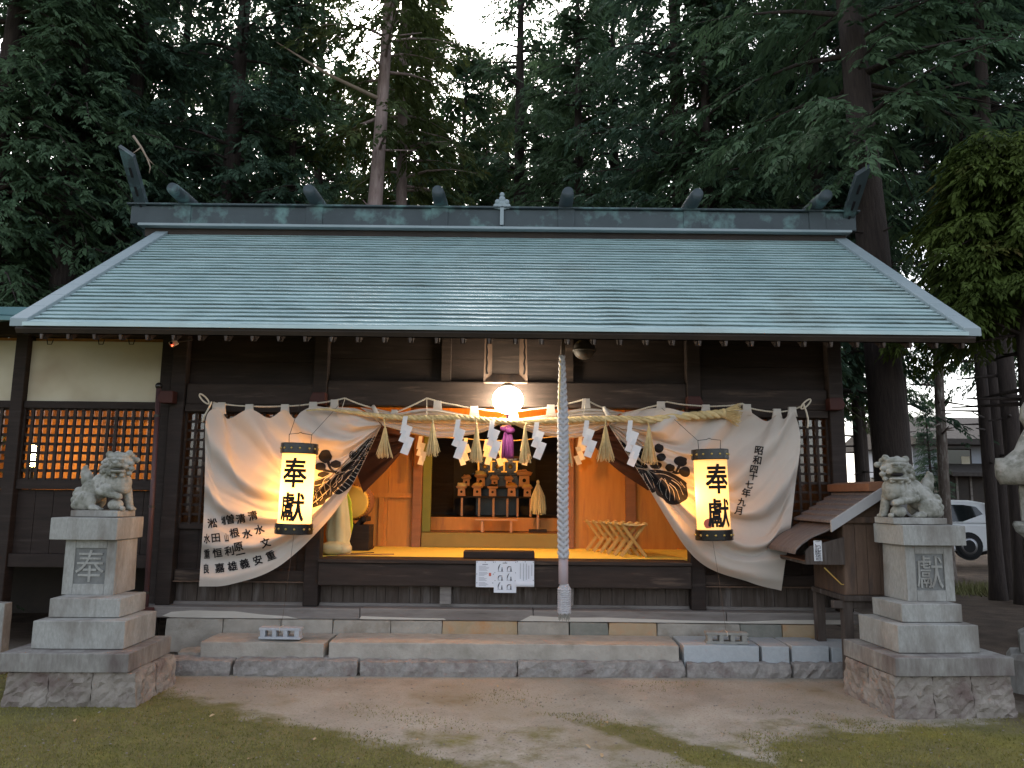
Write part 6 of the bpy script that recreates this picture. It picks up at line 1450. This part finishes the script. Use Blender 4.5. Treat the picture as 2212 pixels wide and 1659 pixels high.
TREES = [  # place in the photo, depth, kind, size, turn, lean x, label
 (-70, 12.2, 'drooper', 1.0, .3, 0, 'dark drooping conifer filling the left edge above the annex'), (95, 13.0, 'drooper', 1.05, 1.9, 0, 'dark conifer with hanging sprays left of the left gable finial, second from the edge'),
 (215, 13.8, 'dense', .98, 2.5, 0, 'dense dark conifer directly behind the left gable finial'), (20, 16, 'green', 1.1, .9, 0, 'tall green conifer behind the drooping trees at the left edge'),
 (150, 19, 'dense', 1.1, 4.1, 0, 'tall dark conifer far behind the annex roof'), (330, 17.5, 'green', 1.05, 5.2, 0, 'green conifer rising between the left finial and the first ridge log'),
 (430, 14.5, 'dense', 1.02, 3.0, .035, 'dark trunked conifer just right of the first ridge log'), (540, 18.5, 'airy', 1.0, .2, 0, 'airy conifer with sky showing through, between first and second ridge logs'),
 (600, 15.2, 'green', .78, 1.2, 0, 'short green conifer with low leafy boughs left of the second ridge log'), (660, 24, 'airy', 1.15, 2.2, 0, 'far thin conifer above the second ridge log'),
 (768, 15.0, 'pale', 1.0, .6, .02, 'conifer with pale bare reddish trunk right of the second ridge log'), (850, 17.5, 'yellow', 1.05, 3.3, 0, 'yellowish conifer right of the pale trunk, by the bright sky gap'),
 (895, 26, 'green', 1.32, 4.0, 0, 'far conifer left of the third ridge log, under the sky gap'), (985, 23, 'green', 1.03, 5.5, 0, 'far green conifer below the bright sky gap, between third log and ridge crest'),
 (1050, 27, 'yellow', 1.10, 2.7, 0, 'far pointed conifer above the ridge crest'), (1120, 22, 'airy', 1.22, 1.0, 0, 'airy far conifer right of the ridge crest'),
 (1185, 25.5, 'green', 1.12, 3.9, 0, 'far conifer left of the fourth ridge log'), (1255, 18.5, 'green', 1.02, .8, 0, 'green conifer just right of the fourth ridge log'),
 (1325, 21, 'dense', 1.1, 2.0, 0, 'dark conifer midway between the fourth and fifth ridge logs'), (1395, 24, 'airy', 1.1, 5.0, 0, 'thin far conifer left of the thick dark trunk by the fifth log'),
 (1478, 14.3, 'dense', 1.03, 4.4, .005, 'conifer with thick dark trunk rising behind the fifth ridge log'), (1550, 13.4, 'green', .80, .1, 0, 'bright green shorter conifer rising above the ridge right of the fifth log'),
 (1640, 17, 'green', 1.1, 1.5, 0, 'tall green conifer midway between the fifth and sixth ridge logs'), (1722, 18.5, 'yellow', .98, 3.6, .01, 'conifer with reddish brown trunk left of the sixth ridge log'),
 (1790, 15.0, 'dense', 1.05, 2.9, 0, 'dark dense conifer behind the sixth ridge log'), (1942, 10.3, 'giant', .95, .9, -.038, 'giant leaning cedar with very thick trunk right of the hall'),
 (1858, 17.5, 'slim', 1.0, .4, 0, 'slim straight conifer trunk close to the right corner of the hall'), (1903, 20.5, 'slim', 1.1, 2.4, 0, 'slim dark conifer behind the giant cedar, on its left'),
 (2034, 15.5, 'bare', .92, 4.9, .01, 'slim conifer with lichen-pale trunk behind the right lion'), (2134, 13.0, 'slim', .9, 1.1, 0, 'left one of the two slim trunks standing together by the white car'),
 (2158, 13.3, 'slim', .95, 3.4, .01, 'right one of the two slim trunks standing together by the white car'), (2194, 12.2, 'slim', 1.15, 5.9, 0, 'dark trunk at the right edge above the stone lantern roof'),
 (1952, 22, 'airy', 1.1, .7, 0, 'far airy conifer hidden behind the giant cedar trunk'), (2146, 19, 'airy', 1.0, 2.8, 0, 'airy conifer behind the two slim trunks by the white car'),
 (2008, 30, 'dense', .36, .2, 0, 'small dark conifer left of the village house'), (2192, 31, 'dense', .40, 1.2, 0, 'small dark conifer before the right end of the village house'), (2190, 25, 'airy', 1.15, 3.8, 0, 'far dark conifer above the right end of the village house'), (2218, 8.9, 'cedar', 1.0, 1.7, 0, 'young cedar with yellow green plumes at the right edge'),
 (2330, 17, 'green', 1.1, 4.6, 0, 'green conifer cut by the right edge, its boughs behind the yellow green cedar'), (2345, 14, 'giant', .9, 5.4, 0, 'dark conifer half cut by the right edge, behind the yellow green cedar'),
 (480, 27, 'dense', 1.15, 1.4, 0, 'far dark conifer behind the first and second ridge logs'), (760, 29, 'green', 1.15, 3.1, 0, 'farthest conifer behind the pale trunk'), (1580, 27, 'dense', 1.2, 4.8, 0, 'farthest dark conifer right of the fifth ridge log'), (1860, 28, 'green', 1.2, .5, 0, 'farthest conifer above the right gable finial'),
 (350, 34, 'dense', 1.4, .3, 0, 'conifer of the farthest row, above the first ridge log'), (440, 37, 'green', 1.5, 1.3, 0, 'conifer of the farthest row, hidden by the dark trunk right of the first log'), (570, 35, 'dense', 1.4, 2.3, 0, 'conifer of the farthest row, above the gap before the second log'),
 (700, 36, 'green', 1.45, 3.3, 0, 'conifer of the farthest row, just left of the pale trunk'), (835, 37, 'dense', 1.4, 4.3, 0, 'conifer of the farthest row, behind the yellowish conifer'), (935, 34, 'dense', 1.12, 5.3, 0, 'low conifer of the farthest row, left under the sky gap'),
 (1015, 36, 'green', 1.2, .9, 0, 'low conifer of the farthest row, in the middle under the sky gap'), (1085, 35, 'dense', 1.25, 1.9, 0, 'conifer of the farthest row, right under the sky gap'), (1150, 33, 'green', 1.4, 2.9, 0, 'conifer of the farthest row, between ridge crest and fourth log'), (1225, 36, 'airy', 1.3, 3.9, 0, 'conifer of the farthest row, above the fourth ridge log'),
 (1300, 34, 'airy', 1.3, 4.9, 0, 'conifer of the farthest row, right of the fourth log'), (1430, 35, 'airy', 1.3, 5.9, 0, 'conifer of the farthest row, left of the fifth log'), (1700, 36, 'green', 1.5, 1.1, 0, 'conifer of the farthest row, left of the sixth log'), (190, 35, 'green', 1.4, 2.1, 0, 'conifer of the farthest row, beyond the annex'),
 (260, 26, 'airy', 1.15, 2.1, 0, 'farthest airy conifer behind the left gable finial'),
]
for px, Y, k, s, rot, lean, lab in TREES:
    x = at(px, 1000, Y).x if Y > 11 else at(px, 1060, Y).x
    z = gz(x, Y) if Y < 40 else 0
    t = thing('conifer_tree', lab, 'tree', (x, Y, z), GROVE); tm, cm_ = KINDS[k]
    for nm, me in (('trunk', tm), ('crown', cm_)):
        o = bpy.data.objects.new(nm, me); COL.objects.link(o); o.parent = t
        if k == 'giant' and nm == 'crown': pass
    t.rotation_euler = (0, lean, rot) if abs(lean) < 1e-6 else (0, lean, 0); t.scale = (s, s, s)
    if k == 'pale':
        p = at(758, 213, Y); q = at(575, 95, Y - .6); lm = MB(); lm.tube([Vector((0, 0, (p.z - z) / s)), (Vector((q.x - x, q.y - Y, q.z - z)) / s) * .5 + Vector((0, 0, (p.z - z) / s * .5 - .08)), Vector((q.x - x, q.y - Y, q.z - z)) / s], [.05, .035, .012], 6)
        lm.v = [tuple(v) for v in lm.v]; ORG[t.name] = (0, 0, 0); lb_ = lm.build('dead_limb', M_bone, t, smooth=True)
db = thing('dead_branch', 'bare pale dead branch caught in the foliage above the left finial', 'branch', at(310, 330, 11.6)[:])
bp = [at(288, 294, 11.6), at(305, 318, 11.55), at(318, 342, 11.6), at(333, 357, 11.65)]
mb = MB(); mb.tube(bp, [.022, .018, .016, .006], 6); mb.tube([bp[2], at(325, 362, 11.6), at(322, 375, 11.6)], [.014, .01, .004], 5); mb.tube([bp[1], at(292, 328, 11.5), at(285, 332, 11.5)], [.012, .008, .003], 5); mb.build('bare_wood', M_bone, db, smooth=True)

# moss blades, needles and pebbles on the yard: nobody could count them
g = np.random.default_rng(21); Vm = []; Vn = []; Vp = []
def mossy(x, y):
    a = (4.95 - (.62 * x + y)) / .6; b = (.34 - abs(x + .88 * y - 5.5)) / .24 if y < 5.8 else 0; c_ = (5.0 - (-.3 * x + y)) / .45 if x > 1.5 else 0
    return max(a, b, c_) + .6 * sin(x * 3.1 + 1.7 * sin(y * 2.3)) * sin(y * 4.3 + x)
for k in range(90000):
    y = 4.2 + 2.6 * g.random() ** 1.5; x = (g.random() * 2 - 1) * (y * .68)
    if mossy(x, y) < g.uniform(.2, 1.0): continue
    z = gz(x, y); h = g.uniform(.006, .017); a = g.uniform(0, 6.28); w = g.uniform(.002, .004); dx, dy = g.normal(0, .007, 2)
    Vm += [(x - w * cos(a), y - w * sin(a), z), (x + w * cos(a), y + w * sin(a), z), (x + dx, y + dy, z + h)]
for k in range(5000):
    y = 4.2 + 2.6 * g.random(); x = (g.random() * 2 - 1) * (y * .68); z = gz(x, y) + .003; a = g.uniform(0, 6.28); l = g.uniform(.006, .028); w = g.uniform(.0008, .002)
    Vn += [(x - w * sin(a), y + w * cos(a), z), (x + w * sin(a), y - w * cos(a), z), (x + l * cos(a), y + l * sin(a), z + .003)]
mb = MB()
for k in range(900):
    y = 4.2 + 2.65 * g.random(); x = (g.random() * 2 - 1) * (y * .68); r = g.uniform(.003, .009); mb.ball((x, y, gz(x, y) + r * .2), (r, r * g.uniform(.6, 1), r * .6), 6, 4)
tag(mb.build('pebbles', M_rubble, smooth=True), 'small pebbles strewn over the sandy yard', 'pebbles', kind='stuff')
M_moss = mat('moss_tips', (.13, .125, .03), (.22, .19, .05), 2.0, .9, island=.3)
for nm, VV, m_, lab in (('moss', Vm, M_moss, 'low moss growing over the sandy yard'), ('needle_litter', Vn, mat('brown_needles', (.10, .065, .04), (.2, .14, .09), 9, island=.3), 'dry needles scattered on the yard')):
    o = bpy.data.objects.new(nm, fast_mesh(nm, VV, np.arange(len(VV)).reshape(-1, 3), m_)); COL.objects.link(o); tag(o, lab, 'moss' if nm == 'moss' else 'litter', kind='stuff')
# low undergrowth far behind, grass by the cars, fallen leaves
g = np.random.default_rng(5); V = []
for k in range(9000):
    u = g.random(); x = -45 + 95 * u; y = 44 + g.uniform(-2.5, 2.5); z = -.5 + 3.2 * g.random() ** 1.4 * (.55 + .45 * sin(x * .6) * sin(x * .23 + 1)); d = g.normal(0, 1, 3); d /= np.linalg.norm(d); e = np.cross(d, g.normal(0, 1, 3)); e /= np.linalg.norm(e); L = g.uniform(.25, .6)
    b = np.array([x, y, z]); V += [b, b + d * L * .5 - e * L * .3, b + d * L, b + d * L * .5 + e * L * .3]
o = bpy.data.objects.new('undergrowth', fast_mesh('undergrowth', V, np.arange(len(V)).reshape(-1, 4), M_leafA)); COL.objects.link(o); tag(o, 'low dark undergrowth far beyond the grove', 'undergrowth', kind='stuff')
V = []
c = at(2085, 1195, 15.5)
for k in range(1600):
    x = c.x + g.normal(0, .8); y = 15.2 + g.normal(0, .6); z = gz(x, y) - .02; h = g.uniform(.10, .30); a = g.uniform(0, 6.28); w = .012; dx, dy = g.normal(0, .08, 2)
    V += [(x - w * cos(a), y - w * sin(a), z), (x + w * cos(a), y + w * sin(a), z), (x + dx, y + dy, z + h)]
o = bpy.data.objects.new('grass', fast_mesh('grass', V, np.arange(len(V)).reshape(-1, 3), mat('dry_grass', (.12, .13, .04), (.2, .18, .08), 3, island=.3))); COL.objects.link(o); tag(o, 'tuft of yellowish grass before the white estate car', 'grass', kind='stuff')
LV = [(160, 1562, .085), (458, 1550, .05), (510, 1465, .03), (1075, 1485, .05), (1000, 1480, .04), (1130, 1515, .05), (1310, 1565, .06), (1270, 1616, .07), (1300, 1635, .06), (1170, 1462, .035), (1345, 1440, .03), (640, 1505, .03), (735, 1485, .03), (1475, 1445, .03), (720, 1440, .02), (1880, 1495, .05), (1900, 1515, .05), (2000, 1525, .05), (1962, 1520, .04), (1985, 1560, .05), (900, 1600, .04), (680, 1600, .04), (300, 1485, .03), (120, 1490, .03), (870, 1575, .03), (1560, 1590, .04), (1730, 1650, .05), (540, 1645, .05)]
for i, (px, py, s) in enumerate(LV):
    d = RM @ Vector(((px - 1106) / 1659., -(py - 829.5) / 1659., -1)); t = (0 - CAM_Z) / d.z; p = Vector((0, 0, CAM_Z)) + d * t; r_ = random.Random(i); a = r_.uniform(0, 6.28); z0 = gz(p.x, p.y) + .006; s *= .8
    pts = [(-s / 2, 0, 0), (-s * .2, -s * .22, .004), (s * .25, -s * .18, .012), (s / 2, 0, .006), (s * .2, s * .2, .016), (-s * .25, s * .2, .01)]
    vs = [(p.x + x * cos(a) - y * sin(a), p.y + x * sin(a) + y * cos(a), z0 + z * s / .05) for x, y, z in pts]; mb = MB(); n_ = 6
    mb.add(vs + [(x, y, z + .0015) for x, y, z in vs], [(5, 4, 3, 2, 1, 0), (6, 7, 8, 9, 10, 11)] + [(k, (k + 1) % 6, 6 + (k + 1) % 6, 6 + k) for k in range(6)])
    tag(mb.build('fallen_leaf', M_litter, org=(p.x, p.y, z0)), 'small dry fallen leaf lying on the mossy sandy ground', 'leaf', 'fallen leaves on the ground')
bpy.context.view_layer.update()
